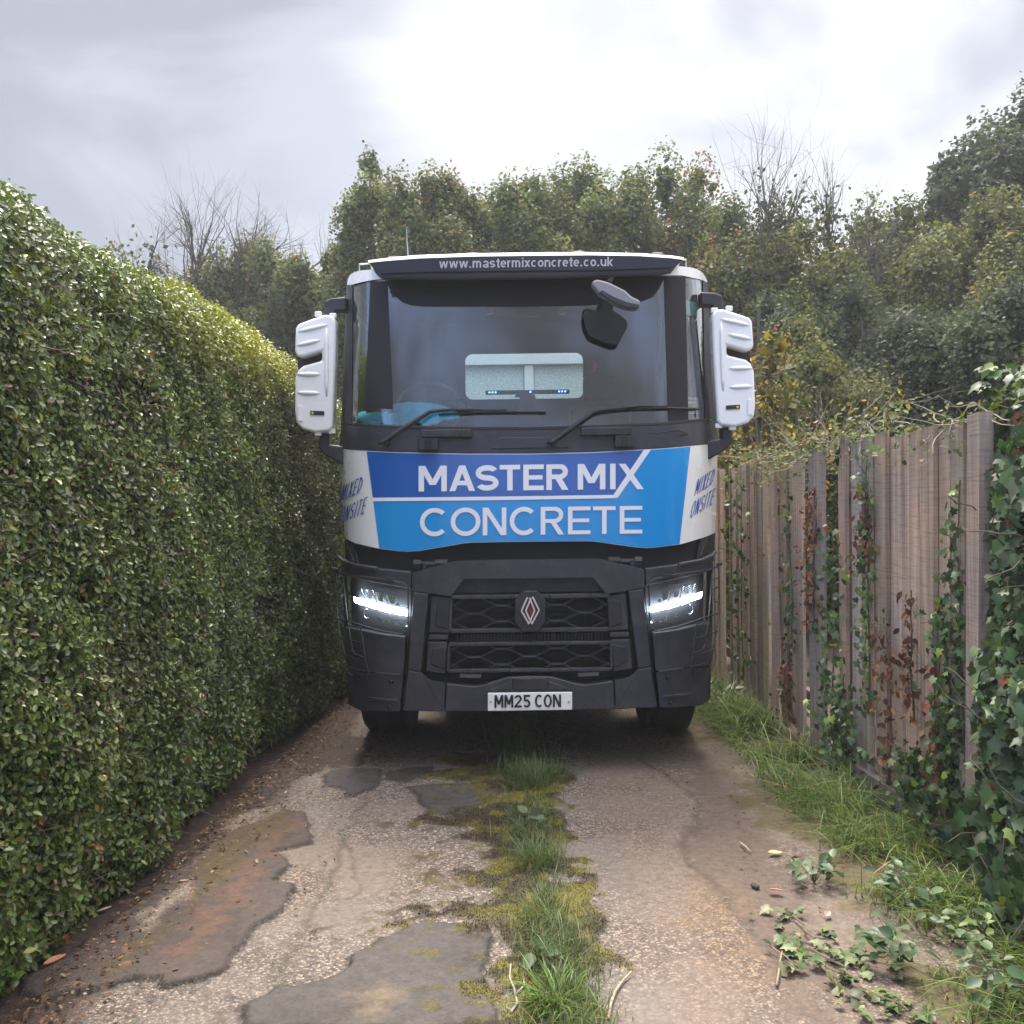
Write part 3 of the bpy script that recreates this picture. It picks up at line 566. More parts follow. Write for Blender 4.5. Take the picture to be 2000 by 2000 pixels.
n2 = 1500; Yq = rng.uniform(1.8, 4.4, n2); x = 2.1 + rng.uniform(0, .5, n2); z = 2.18 + (fbm(Yq * 1.6, Yq * 0, 33) - .5) * .3 + rng.uniform(-.1, .16, n2); nrm = norm(np.array([-.3, -.3, .9]) + rng.normal(size=(n2, 3)) * .5)
leaves('top_growth', LEAF_IVY, np.c_[x, Yq, z] - IO, nrm, rng.uniform(.04, .08, n2), pal(rng, n2, IVY_C, [10, 25, 30, 5, 30], .25), m_ivy, ib, rng)
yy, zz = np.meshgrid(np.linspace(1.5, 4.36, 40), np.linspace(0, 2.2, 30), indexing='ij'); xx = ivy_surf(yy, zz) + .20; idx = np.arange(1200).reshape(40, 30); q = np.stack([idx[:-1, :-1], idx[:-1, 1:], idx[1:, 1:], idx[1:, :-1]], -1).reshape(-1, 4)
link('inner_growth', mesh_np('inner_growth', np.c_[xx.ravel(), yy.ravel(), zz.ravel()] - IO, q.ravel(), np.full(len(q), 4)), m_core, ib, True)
mb = MB()
for i in range(70):
    y0 = rng.uniform(2.6, 4.4); z0 = rng.uniform(.1, 1.9); a_ = np.array([ivy_surf(np.array([y0]), np.array([z0]))[0] + .03, y0, z0]) - IO; d = np.array([-.25, rng.normal() * .6, rng.normal() * .7 + .3]); pts = [a_]
    for k in range(5): d = d + rng.normal(size=3) * .3; d /= np.linalg.norm(d); pts.append(pts[-1] + d * rng.uniform(.04, .08))
    mb.tube(pts, [.005, .0045, .004, .0035, .003, .002], 5, cap=False)
mb.build('stems', m_twig, ib)
def creeper(px, y0, y1, n, dead, label, cat, seed, group, size=(.025, .055), wide=.05, stem=True):
    """climbs the fence near column px of the photo between rows y0 (top) and y1"""
    r = np.random.default_rng(seed)
    k = (px - 1000) / FPX; Yc = np.interp(k, [fence_x(v_) / v_ for v_ in np.linspace(12, 3.5, 60)], np.linspace(12, 3.5, 60))
    z0 = 1.75 - (y1 - 960) / FPX * Yc; z1 = 1.75 - (y0 - 960) / FPX * Yc; z0 = max(.02, z0)
    org = np.array([float(fence_x(Yc)) - .02, float(Yc), float(z0)])
    root = empty('ivy_strand' if not dead else 'dead_creeper', org, label, cat, group)
    zs = np.linspace(z0, z1, 14); py = Yc + np.cumsum(r.normal(size=14)) * .012
    st = np.c_[np.array([float(fence_x(v_)) for v_ in py]) - .018, py, zs]
    m_ = MB(); m_.tube(list(st - org), [.006] * 5 + [.005] * 5 + [.0035] * 4, 5, cap=False)
    for _ in range(7):
        i = r.integers(2, 13); d = np.array([-.5, r.normal(), r.normal() * .6]); p = [st[i] - org]
        for q_ in range(4): d = d + r.normal(size=3) * .5; d[0] = -abs(d[0]) * .4; d /= np.linalg.norm(d); p.append(p[-1] + d * .035)
        m_.tube(p, [.003, .003, .0025, .002, .0015], 4, cap=False)
    m_.build('stem', m_twig, root)
    tt = r.beta(1.1, 1.3, n); z = z0 + (z1 - z0) * tt; yv = np.interp(z, zs, py) + r.normal(size=n) * wide; x = np.array([float(fence_x(v_)) for v_ in yv]) - .02 - r.exponential(.025, n)
    nrm = norm(np.array([-1.0, -.5, .25]) + r.normal(size=(n, 3)) * .5); al = np.array([0, 0, -1.0]) + r.normal(size=(n, 3)) * .7
    if dead: c = pal(r, n, [(.19, .075, .036), (.12, .050, .026), (.27, .15, .08), (.08, .045, .03)], [4, 4, 2, 2], .25)
    else: c = pal(r, n, IVY_C, [20, 25, 30, 10, 18], .25)
    leaves('foliage', LEAF_IVY if not dead else LEAF_OVAL, np.c_[x, yv, z] - org, nrm, r.uniform(*size, n), c, m_ivy if not dead else m_dead, root, r, al)
DG, VG = 'dead brown creepers on the fence', 'green ivy strands on the fence'
creeper(1592, 960, 1240, 195, True, 'rust brown dead creeper on the plank left of the dark gap', 'creeper', 41, DG, wide=.07)
creeper(1694, 960, 1130, 105, True, 'short dead creeper high on the near fence panel beside ivy', 'creeper', 42, DG, wide=.05)
creeper(1742, 1200, 1560, 130, True, 'long dead brown creeper low on the middle of the near fence panel', 'creeper', 43, DG, wide=.06)
creeper(1794, 1165, 1420, 90, True, 'thin dead creeper on the near fence panel, second from the post', 'creeper', 44, DG, wide=.025)
creeper(1840, 1300, 1560, 112, True, 'dead creeper tangled with ivy near the leaning post', 'creeper', 45, DG, wide=.04)
creeper(1544, 1250, 1420, 82, True, 'small dead creeper by the narrow slit in the fence', 'creeper', 46, DG, wide=.05)
creeper(1630, 1030, 1480, 170, False, 'green ivy strand filling the dark gap of the fence', 'ivy', 51, VG, wide=.10)
creeper(1702, 900, 1400, 120, False, 'long green ivy strand down the left of the near fence panel', 'ivy', 52, VG, wide=.045)
creeper(1550, 960, 1280, 60, False, 'sparse ivy strand on the middle fence panel', 'ivy', 53, VG, wide=.05)
creeper(1888, 950, 1480, 120, False, 'thin ivy strand beside the leaning pale post', 'ivy', 54, VG, wide=.035)
creeper(1858, 1180, 1580, 200, False, 'ivy strand climbing between the post and the dead creeper', 'ivy', 55, VG, wide=.04)
creeper(1660, 1330, 1520, 210, False, 'low leafy ivy clump at the fence foot by the gap', 'ivy', 56, VG, wide=.14)
creeper(1455, 930, 1330, 150, False, 'dark ivy strand on the fence near the truck headlight', 'ivy', 57, VG, wide=.16)
creeper(1800, 1470, 1640, 300, False, 'low ivy clump at the foot of the near fence panel', 'ivy', 58, VG, wide=.12)
# creeper lying along the top of the fence
r = np.random.default_rng(61); tc_ = empty('trailing_creeper', (1.95, 6.0, 1.95), 'pale green creeper trailing over the top of the fence', 'creeper'); TO = np.array([1.95, 6.0, 1.95]); n = 1500
n = 780; yv = np.concatenate([r.uniform(5.0, 8.0, n - 120), r.uniform(4.2, 5.0, 120)]); zt_ = np.interp(yv, [4.2, 5.86, 6.4, 8.2], [2.05, 2.04, 1.97, 1.96]); den = np.interp(yv, [4.2, 5.0, 6.0, 8], [.05, .09, .10, .07])
pos = np.c_[fence_x(yv) + r.normal(size=n) * .06 - .01, yv, zt_ + np.abs(r.normal(size=n)) * den - .03]; pos[:, 2] -= (pos[:, 0] < fence_x(yv) - .03) * r.uniform(0, .2, n)
leaves('foliage', LEAF_WEED, pos - TO, norm(np.array([-.3, -.3, .8]) + r.normal(size=(n, 3)) * .6), r.uniform(.02, .045, n), pal(r, n, [(.10, .14, .04), (.14, .17, .05), (.07, .10, .035), (.20, .17, .07)], [4, 3, 4, 1], .25), m_grass0, tc_, r)
mb = MB()
for i in range(70):
    y0 = r.uniform(4.1, 8); zt0 = np.interp(y0, [4.2, 5.86, 6.4, 8.2], [2.05, 2.04, 1.97, 1.96]); p = [np.array([fence_x(y0), y0, zt0]) - TO]; d = np.array([-.1, r.normal(), r.normal() * .35 + .1])
    for k in range(6): d = d + r.normal(size=3) * .45; d /= np.linalg.norm(d); d[2] *= .8; p.append(p[-1] + d * .06)
    mb.tube(p, [.004, .0038, .0035, .003, .0025, .002, .001], 4, cap=False)
mb.build('stems', mat('pale_stem', (.24, .20, .15), .8), tc_)

# ------------------------------------------------------------------ trees behind
m_tleaf = leaf_mat('tree_leaf', 0.6, 0.25, 0.38); m_bark = mat('tree_bark', (0.085, 0.070, 0.058), 0.9, var=0.3, vscale=10)
def tree(name, label, base, height, width, n, seed, cols, wts, lsize=(.06, .11), low=.05, group='trees behind the truck', plume=1.5, lobes=46, autumn=.12, point=.85):
    height = height * 1.08; n = int(n * 1.65); lsize = (lsize[0] * .78, lsize[1] * .78)
    """crown of many leaf plumes over a branching trunk; built at its own foot"""
    autumn *= .6; r = np.random.default_rng(seed); root = empty(name, base, label, 'tree', group)
    LC, LR, LT = [], [], []
    zc = height * (.5 + low / 2); hz = height * (1 - low) / 2
    while len(LC) < lobes:
        d = r.normal(size=3); d /= np.linalg.norm(d)
        k = r.uniform(.55, .93); c_ = np.array([d[0] * width / 2 * k, d[1] * width / 2 * k, zc + d[2] * hz * k * .92])
        fz = (c_[2] / height); c_[:2] *= np.interp(fz, [0, .35, .75, 1], [1.0, 1.12, .95, point])
        LC.append(c_); LR.append(r.uniform(.11, .20) * width * np.interp(fz, [0, .6, 1], [1.15, 1, .72])); LT.append(r.uniform() < autumn)
    LC, LR, LT = np.array(LC), np.array(LR), np.array(LT)
    wsel = LR ** 2; li = r.choice(lobes, n, p=wsel / wsel.sum()); d = norm(r.normal(size=(n, 3)) + np.array([0, 0, .25])); k = 1 - r.exponential(.16, n).clip(0, .8)
    ell = np.array([1, 1, plume]); pos = LC[li] + d * ell * (LR[li] * k)[:, None] + r.normal(size=(n, 3)) * .03
    pos[:, 2] += (d[:, 2] > .8) * r.exponential(.10, n).clip(0, .3) * LR[li] * 1.5
    ok = pos[:, 2] > .05; pos, li, d = pos[ok], li[ok], d[ok]; m = len(pos)
    c = pal(r, m, cols, wts, .24); tone = r.uniform(.75, 1.28, lobes); c *= tone[li][:, None]
    au = LT[li] & (r.uniform(size=m) < .75); c[au] = pal(r, au.sum(), [(.19, .135, .045), (.17, .11, .04), (.14, .13, .04)], [2, 2, 3], .2)
    nrm = norm(d * .7 + r.normal(size=(m, 3)) * .6 + np.array([0, 0, .35])); sz_ = r.uniform(*lsize, m)
    ni = n // 9; li2 = r.choice(lobes, ni, p=wsel / wsel.sum()); pi_ = LC[li2] * np.array([.92, .92, 1]) + norm(r.normal(size=(ni, 3))) * ell * (LR[li2] * r.uniform(0, .62, ni))[:, None]      # oversized, darker leaves added inside to block the sky
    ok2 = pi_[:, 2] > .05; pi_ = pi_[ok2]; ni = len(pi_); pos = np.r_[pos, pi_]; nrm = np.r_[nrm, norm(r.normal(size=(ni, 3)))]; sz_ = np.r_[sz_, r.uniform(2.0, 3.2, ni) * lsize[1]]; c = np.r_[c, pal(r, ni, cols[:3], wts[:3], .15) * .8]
    leaves('crown', LEAF_FAR, pos, nrm, sz_, c, m_tleaf, root, r)
    m_ = MB(); m_.tube([(0, 0, 0), (.03, .02, height * .2), (-.02, .03, height * .45), (.04, 0, height * .8)], [height * .018, height * .015, height * .011, height * .003], 8)
    for i in r.choice(lobes, min(lobes, 18), replace=False):
        z = min(LC[i][2] * .7, height * .7); m_.tube([(0, 0, z * .8), LC[i] * np.array([.5, .5, 1]) * .95, LC[i]], [height * .006, height * .004, height * .0015], 5, cap=False)
    m_.build('trunk', m_bark, root); return root
MAPLE = [(.085, .115, .042), (.110, .138, .048), (.064, .092, .042), (.150, .150, .050), (.165, .115, .04)]
DARK = [(.044, .062, .034), (.062, .080, .038), (.034, .050, .030), (.095, .095, .038)]
YELL = [(.095, .118, .038), (.135, .145, .042), (.066, .088, .036), (.19, .165, .042)]
def gp(px, Y): p = P(px, 960, Y); return (float(p[0]), Y, 0.0)
def ht(py, Y): return float(1.75 - (py - 960) / FPX * Y)
T = [(752, 18.0, 318, 1.9, 'tall tree with green plumes, leftmost of the dense row behind the cab'), (842, 17.2, 326, 2.0, 'dense green and amber tree behind the cab aerial'), (938, 18.0, 306, 1.9, 'tallest plumed tree of the dense row behind the cab'),
     (1032, 17.0, 352, 2.0, 'lower dense tree behind the middle of the sun visor'), (1118, 18.0, 320, 2.1, 'russet tipped dense tree behind the right half of the sun visor'), (1220, 17.2, 338, 2.0, 'mottled dense tree above the right end of the sun visor'), (1330, 18.0, 330, 2.3, 'broad green tree behind the right roof corner of the cab')]
for i, (px, Y, py, w, lab) in enumerate(T):
    tree('maple_tree', lab, gp(px, Y), ht(py, Y), w * 1.12, 26000, 100 + i, MAPLE, [30, 26, 22, 12, 6], low=.12, autumn=(.22 if i in (1, 4, 5) else .10), plume=1.5, lobes=84)
for i, (px, Y, py, w, lab) in enumerate([(1440, 16.5, 392, 2.6, 'dark green tree right of the cab under bare branches'), (1560, 15.5, 450, 2.5, 'yellow green tree between the bare branches and the dark wood'), (1680, 17.5, 430, 2.8, 'thin leaved tree at the low dip of the right skyline'), (1790, 16.5, 440, 2.6, 'olive and amber tree before the tall tree'), (1910, 15.5, 405, 2.8, 'broad olive tree below the tall tree at right')]):
    tree('lane_tree', lab, gp(px, Y), ht(py, Y), w, 24000, 130 + i, YELL if i in (1, 3, 4) else MAPLE, [30, 18, 24, 6] if i in (1, 3, 4) else [30, 26, 22, 12, 6], low=.05, autumn=.14, group='trees behind the fence')
tree('tall_tree', 'tallest pointed tree rising at the right edge', gp(1985, 18.0), ht(200, 18.0), 3.4, 30000, 140, DARK, [30, 26, 20, 5], low=.2, autumn=.0, group='trees behind the fence', plume=1.5, lobes=76, lsize=(.09, .16), point=.12)
tree('tall_tree', 'leafy shoulder tree just left of the tallest tree', gp(1875, 18.5), ht(330, 18.5), 2.2, 15000, 141, DARK, [30, 26, 20, 5], low=.2, autumn=.0, group='trees behind the fence', lsize=(.09, .16))
for i, (px, Y, py, w, lab) in enumerate([(1600, 11.5, 640, 2.2, 'bright leaved bush behind the middle fence panel'), (1700, 12.5, 560, 2.6, 'dark shaded bush behind the gap of the fence'), (1830, 12.0, 600, 2.6, 'dark shaded bush behind the near fence panel'), (1960, 11.0, 560, 2.4, 'dark bush behind the top of the ivy'), (1480, 13.0, 520, 2.0, 'bushy dark tree close beyond the cab mirror')]):
    tree('wood_bush', lab, gp(px, Y), ht(py, Y), w, 22000, 150 + i, YELL if i == 0 else DARK, [30, 22, 20, 5], low=-.1, autumn=.05, group='bushes behind the fence', plume=1.15, lobes=50, lsize=(.05, .09))
for i, (px, Y, py, w, lab) in enumerate([(200, 21, 455, 2.6, 'small tree peeping over the hedge at far left'), (330, 20, 470, 2.8, 'hazy tree under the tall bare branches at left'), (450, 21, 455, 3.0, 'hazy bushy tree behind the hedge, left of the cab'), (560, 20, 490, 2.6, 'hazy tree between the hedge and the cab mirror'), (640, 19, 465, 2.2, 'amber topped tree left of the dense row')]):
    tree('hedgerow_tree', lab, gp(px, Y), ht(py, Y), w, 17000, 170 + i, MAPLE, [30, 26, 22, 14, 6], low=.0, autumn=.12, group='trees behind the hedge', lsize=(.08, .14))
tree('garden_shrub', 'fresh green shrub standing behind the hedge by the left mirror', gp(505, 10.5), ht(590, 10.5), 1.6, 9000, 180, [(.08, .12, .035), (.12, .16, .04), (.055, .09, .03)], [3, 3, 2], low=-.1, autumn=.05, group='shrubs near the cab', lsize=(.05, .10), plume=1.1)
tree('garden_shrub', 'thin shrub with yellow leaves beside the right mirror', gp(1470, 9.6), ht(640, 9.6), 1.2, 3600, 181, [(.10, .11, .03), (.20, .17, .03), (.06, .075, .03)], [3, 3, 3], low=-.1, autumn=.2, group='shrubs near the cab', lsize=(.035, .065), plume=1.2, lobes=60)
def bare(label, px, Y, py0, py1, seed, n=7, lean=.25, ln=1.6, leafn=0):
    r = np.random.default_rng(seed); b_ = P(px, py0, Y); org = np.array([b_[0], Y, 0.0]); root = empty('bare_tree', org, label, 'tree', 'bare trees on the skyline')
    m_ = MB(); h0 = b_[2]; H1 = ht(py1, Y); tips = []
    m_.tube([(0, 0, 0), (.03, .02, h0 * .5), (0, 0, h0)], [.07, .055, .04], 7, cap=False)
    for i in range(n):
        z = h0 * r.uniform(.72, 1.0); d = np.array([r.normal() * lean, r.normal() * lean * .5, 1.0]); k = (H1 - z) * r.uniform(.42, .70)
        pts = twigs(m_, r, (r.normal() * .05, r.normal() * .05, z), d, k, .028, 2, .58, .25, 4, (4, 7)); tips += pts[1:4]
    m_.build('trunk', m_bark, root)
    if leafn:
        tp = np.array(tips)[r.integers(0, len(tips), leafn)] + r.normal(size=(leafn, 3)) * .22
        leaves('crown', LEAF_FAR, tp, norm(r.normal(size=(leafn, 3)) + np.array([0, 0, .5])), r.uniform(.07, .12, leafn), pal(r, leafn, DARK, [3, 3, 2, 1], .2), m_tleaf, root, r)
bare('tall bare branches above the hedge, leftmost on the skyline', 375, 20.5, 520, 330, 201, 9, .22)
bare('fine bare branches left of the dense row, second from the hedge', 480, 20.5, 520, 375, 202, 9, .28)
bare('faint bare twigs beside the left end of the dense row', 595, 21.5, 520, 425, 203, 9, .45)
bare('half bare leaning twigs reaching above the hedge', 275, 17.5, 560, 410, 204, 6, .35, leafn=500)
bare('tall half bare tree right of the cab on the skyline', 1515, 16.0, 480, 240, 205, 9, .24, leafn=900)
bare('bare branches leaning right above the yellow green tree', 1625, 16.2, 520, 295, 206, 8, .36, leafn=700)
bare('small bare twigs at the dip of the right skyline', 1715, 16.0, 540, 385, 207, 7, .28, leafn=260)
r = np.random.default_rng(209); bx = empty('bare_bush', gp(1500, 9.3), 'tangle of bare twigs with few yellow leaves beside the right mirror', 'bush'); m_ = MB(); tips = []
for i in range(16): tips += twigs(m_, r, (r.normal() * .25, r.normal() * .2, r.uniform(1.2, 2.0)), np.array([r.normal() * .6, r.normal() * .4, .8]), r.uniform(.8, 1.4), .009, 2, .55, .1, 4, (3, 5))[2:]
for i in range(8): m_.tube([(r.normal() * .1, r.normal() * .1, 0), (r.normal() * .25, r.normal() * .2, r.uniform(1.3, 2.0))], [.02, .008], 5)
m_.build('twigs', mat('pale_twig', (.20, .17, .14), .85), bx)
tp = np.array(tips)[r.integers(0, len(tips), 420)] + r.normal(size=(420, 3)) * .12; leaves('foliage', LEAF_OVAL, tp, norm(r.normal(size=(420, 3))), r.uniform(.04, .07, 420), pal(r, 420, [(.32, .22, .04), (.14, .14, .04)], [2, 2], .2), m_tleaf, bx, r)

# ------------------------------------------------------------------ damp air
mh = bpy.data.materials.new('damp_air'); mh.use_nodes = True; t = mh.node_tree; t.nodes.remove(t.nodes['Principled BSDF'])
pv = t.nodes.new('ShaderNodeVolumePrincipled'); pv.inputs['Color'].default_value = (.93, .95, 1.0, 1); pv.inputs['Density'].default_value = 0.0022; pv.inputs['Anisotropy'].default_value = 0.3
t.links.new(pv.outputs[0], t.nodes['Material Output'].inputs['Volume'])
mb = MB(); mb.box(-700, 700, -700, 1000, -1.2, 10.5); tag(mb.build('haze', mh), kind='stuff')
# ------------------------------------------------------------------ the truck
TX = float(P(1035, 1368, 6.0)[0]); TY = 6.0
ORG = np.array([TX, TY, 0.0])
truck = empty('mixer_truck', ORG, 'white and blue concrete mixer truck with dark bumper and lit headlights facing down the lane', 'truck')

def cabp(x, z):
    t = max(0.0, (abs(x) - 0.80) / 0.45)
    return 0.05 + 0.06 * x * x + 0.40 * (t ** 3 if t < .85 else .614 + 2.17 * (t - .85)) + max(0.0, z - 2.15) * 0.16
def bump(x, z):
    t = max(0.0, (abs(x) - 0.80) / 0.45)
    return -0.03 + 0.05 * x * x + 0.42 * (t ** 3 if t < .95 else .857 + 2.71 * (t - .95))
def visp(x, z): return -0.10 + 0.10 * x * x + max(0.0, 3.24 - z) * 0.45
def S(px, py, prof, off=0.0):                   # where the sight line meets that body surface, in truck coordinates
    d = ray(px, py); y = 0.1
    for _ in range(60):
        q = CAM + d * ((TY + y) / d[1]) - ORG
        y += 0.6 * (prof(q[0], q[2]) - y)
    q = CAM + d * ((TY + y) / d[1]) - ORG
    if off:
        h = 1e-3; x, z = q[0], q[2]
        n = np.array([(prof(x + h, z) - prof(x - h, z)) / (2 * h), -1.0, (prof(x, z + h) - prof(x, z - h)) / (2 * h)])
        q = q + n / np.linalg.norm(n) * off
    return q
def TP(px, py, y):                              # at a given depth behind the bumper, in truck coordinates
    return P(px, py, TY + y) - ORG
def resample(pl, n):
    pl = np.array(pl, float); s = np.r_[0, np.cumsum(np.hypot(*np.diff(pl, axis=0).T))]; s /= s[-1]
    t = np.linspace(0, 1, n); return np.c_[np.interp(t, s, pl[:, 0]), np.interp(t, s, pl[:, 1])]
def loft(mb, top, bot, prof, nx=40, ny=4, off=0.0, skirt=0.0):
    a, b = resample(top, nx + 1), resample(bot, nx + 1); vs = []
    for j in range(ny + 1):
        w = j / ny
        for i in range(nx + 1):
            q = a[i] * (1 - w) + b[i] * w; vs.append(S(q[0], q[1], prof, off))
    k = nx + 1
    fs = [(j * k + i, (j + 1) * k + i, (j + 1) * k + i + 1, j * k + i + 1) for j in range(ny) for i in range(nx)]
    if skirt:
        ring = [i for i in range(k)] + [j * k + nx for j in range(1, ny + 1)] + [ny * k + i for i in range(nx - 1, -1, -1)] + [j * k for j in range(ny - 1, 0, -1)]
        base = len(vs)
        for r in ring: q = vs[r]; vs.append((q[0], q[1] + skirt, q[2]))
        n = len(ring)
        fs += [(ring[i], ring[(i + 1) % n], base + (i + 1) % n, base + i) for i in range(n)]
    return mb.add(vs, fs)
def bar(mb, p, q, w, prof, off, depth=0.012, n=1):   # a bar of pixel width w lying along a surface
    p = np.array(p, float); q = np.array(q, float); t = (q - p) / (np.linalg.norm(q - p) + 1e-9); nn = np.array([-t[1], t[0]]) * w / 2
    for i in range(n):
        a = p + (q - p) * i / n; b = p + (q - p) * (i + 1) / n
        fr = [S(*(a + nn), prof, off), S(*(b + nn), prof, off), S(*(b - nn), prof, off), S(*(a - nn), prof, off)]
        bk = [v + np.array([0, depth, 0]) for v in fr]
        mb.add(fr + bk, [(0, 1, 2, 3), (7, 6, 5, 4), (0, 4, 5, 1), (1, 5, 6, 2), (2, 6, 7, 3), (3, 7, 4, 0)])
def wire(mb, pts, r, prof, off, sub=6, n=6):
    out_ = []
    for a, b in zip(pts[:-1], pts[1:]):
        for i in range(sub): out_.append(S(a[0] + (b[0] - a[0]) * i / sub, a[1] + (b[1] - a[1]) * i / sub, prof, off))
    out_.append(S(*pts[-1], prof, off)); mb.tube(out_, r, n)

# ---- glyphs: convex quads in a box of height 1, y up
def rect(x0, y0, x1, y1): return [(x0, y0), (x1, y0), (x1, y1), (x0, y1)]
def para(xa, ya, xb, yb, w): return [(xa - w / 2, ya), (xa + w / 2, ya), (xb + w / 2, yb), (xb - w / 2, yb)]
def arc(cx, cy, rx, ry, a0, a1, s, n=10):
    q = []
    for i in range(n):
        A, B = R(a0 + (a1 - a0) * i / n), R(a0 + (a1 - a0) * (i + 1) / n)
        f = lambda a, k: (cx + (rx - k) * math.cos(a), cy + (ry - k) * math.sin(a))
        q.append([f(A, 0), f(B, 0), f(B, s), f(A, s)])
    return q
def glyph(c, w, s):
    if c == 'M': return [rect(0, 0, s, 1), rect(w - s, 0, w, 1), para(s * .62, 1, w / 2, .25, s * 1.15), para(w - s * .62, 1, w / 2, .25, s * 1.15)]
    if c == 'A': return [para(w / 2, 1, s * .55, 0, s * 1.1), para(w / 2, 1, w - s * .55, 0, s * 1.1), rect(w * .2, .22, w * .8, .22 + s * .85)]
    if c == 'T': return [rect(0, 1 - s * .85, w, 1), rect(w / 2 - s / 2, 0, w / 2 + s / 2, 1)]
    if c == 'E': return [rect(0, 0, s, 1), rect(0, 0, w, s * .85), rect(0, 1 - s * .85, w, 1), rect(0, .5 - s * .4, w * .94, .5 + s * .4)]
    if c == 'I': return [rect(w / 2 - s / 2, 0, w / 2 + s / 2, 1)]
    if c == 'X': return [para(s * .6, 1, w - s * .6, 0, s * 1.2), para(w - s * .6, 1, s * .6, 0, s * 1.2)]
    if c == 'N': return [rect(0, 0, s, 1), rect(w - s, 0, w, 1), para(s * .6, 1, w - s * .6, 0, s * 1.2)]
    if c == 'O': return arc(w / 2, .5, w / 2 + .01, .515, 0, 360, s, 28)
    if c == 'C': return arc(w / 2 + .02, .5, w / 2 + .01, .515, 45, 315, s, 22)
    if c == 'D': return [rect(0, 0, s, 1)] + arc(w - min(w, .5), .5, min(w, .5), .5, -90, 90, s, 14) + [rect(0, 0, w - min(w, .5), s * .9), rect(0, 1 - s * .9, w - min(w, .5), 1)]
    if c == 'R':
        r = .29; return [rect(0, 0, s, 1), rect(0, 1 - s * .85, w - r - .02, 1), rect(0, 1 - 2 * r, w - r - .02, 1 - 2 * r + s * .85)] + arc(w - r - .02, 1 - r, r, r, -90, 90, s * .95, 12) + [para(w * .52, 1 - 2 * r + s * .3, w - s * .6, 0, s * 1.2)]
    if c == '/': return [para(s * .6, 1, w - s * .6, 0, s * 1.2)]
    if c == 'S':
        r = (1 + s) / 4; return arc(w / 2, 1 - r, w / 2, r, 28, 272, s, 16) + arc(w / 2, r, w / 2, r, -152, 92, s, 16)
    if c == '2':
        r = min(w / 2, .30); return arc(w / 2, 1 - r, w / 2, r, -25, 170, s, 12) + [rect(0, 0, w, s), [(0, s * .8), (s * 1.25, s * .8), (w, 1 - r * 1.3), (w - s * 1.15, 1 - r * 1.3)]]
    if c == '5':
        r = .31; return [rect(s * .4, 1 - s, w * .95, 1), rect(s * .35, .5, s * 1.3, 1)] + arc(w / 2, r, w / 2, r + .02, -150, 125, s, 14)
    X = .74                                       # lower case, x-height
    if c == '.': return [rect(w / 2 - s * .6, 0, w / 2 + s * .6, s * 1.15)]
    if c == 'o': return arc(w / 2, X / 2, w / 2, X / 2, 0, 360, s, 18)
    if c == 'c': return arc(w / 2, X / 2, w / 2, X / 2, 48, 312, s, 14)
    if c == 'e': return arc(w / 2, X / 2, w / 2, X / 2, 0, 315, s, 14) + [rect(s * .5, X / 2 - s * .4, w - s * .3, X / 2 + s * .4)]
    if c == 'n': return [rect(0, 0, s, X), rect(w - s, 0, w, X * .55)] + arc(w / 2, X * .55, w / 2, X * .46, 0, 180, s, 10)
    if c == 'u': return [rect(0, X * .4, s, X), rect(w - s, 0, w, X)] + arc(w / 2, X * .45, w / 2, X * .46, 180, 360, s, 10)
    if c == 'r': return [rect(0, 0, s, X)] + arc(w * .75, X * .5, w * .75, X * .5, 80, 180, s, 6)
    if c == 'm': return [rect(0, 0, s, X), rect(w / 2 - s / 2, 0, w / 2 + s / 2, X * .6), rect(w - s, 0, w, X * .6)] + arc(w * .25 + s * .25, X * .6, w * .25 + s * .25, X * .42, 0, 180, s, 8) + arc(w * .75 - s * .25, X * .6, w * .25 + s * .25, X * .42, 0, 180, s, 8)
    if c == 'w': return [para(s * .5, X, w * .27, 0, s), para(w / 2, X, w * .27, 0, s), para(w / 2, X, w * .73, 0, s), para(w - s * .5, X, w * .73, 0, s)]
    if c == 'x': return [para(s * .6, X, w - s * .6, 0, s * 1.15), para(w - s * .6, X, s * .6, 0, s * 1.15)]
    if c == 'k': return [rect(0, 0, s, 1), para(w - s * .6, X, s * .9, X * .35, s * 1.15), para(w * .4, X * .5, w - s * .6, 0, s * 1.15)]
    if c == 'i': return [rect(w / 2 - s / 2, 0, w / 2 + s / 2, X), rect(w / 2 - s / 2, .86, w / 2 + s / 2, 1)]
    if c == 't': return [rect(w * .3, s * .3, w * .3 + s, .95), rect(0, X - s, w, X), rect(w * .3, 0, w * .95, s)]
    if c == 'a': return [rect(w - s, 0, w, X * .7)] + arc(w / 2, X * .62, w / 2, X * .39, 0, 150, s, 8) + arc(w * .48, X * .26, w * .48, X * .28, 0, 360, s, 12)
    if c == 's': return arc(w / 2, X - (X + s) / 4, w / 2, (X + s) / 4, 30, 270, s, 9) + arc(w / 2, (X + s) / 4, w / 2, (X + s) / 4, -150, 90, s, 9)
    return []
def letters(mb, spec, prof, off, sub=2):
    """spec: list of (char, origin px, u vector per unit, v vector per unit, width, stroke)"""
    k = 0
    for ch, o, U, V, w, s in spec:
        o = np.array(o, float); U = np.array(U, float); V = np.array(V, float)
        for q in glyph(ch, w, s):
            pts = [o + U * a + V * b for a, b in q]; k += 1
            of = off + (k % 9) * 0.00022
            for i in range(sub):
                t0, t1 = i / sub, (i + 1) / sub
                c = [pts[0] + (pts[1] - pts[0]) * t0, pts[0] + (pts[1] - pts[0]) * t1, pts[3] + (pts[2] - pts[3]) * t1, pts[3] + (pts[2] - pts[3]) * t0]
                f = [S(p[0], p[1], prof, of) for p in c]
                n = np.cross(f[1] - f[0], f[2] - f[0])
                if n[1] > 0: f.reverse()
                mb.add(f, [(0, 1, 2, 3)])
    return mb
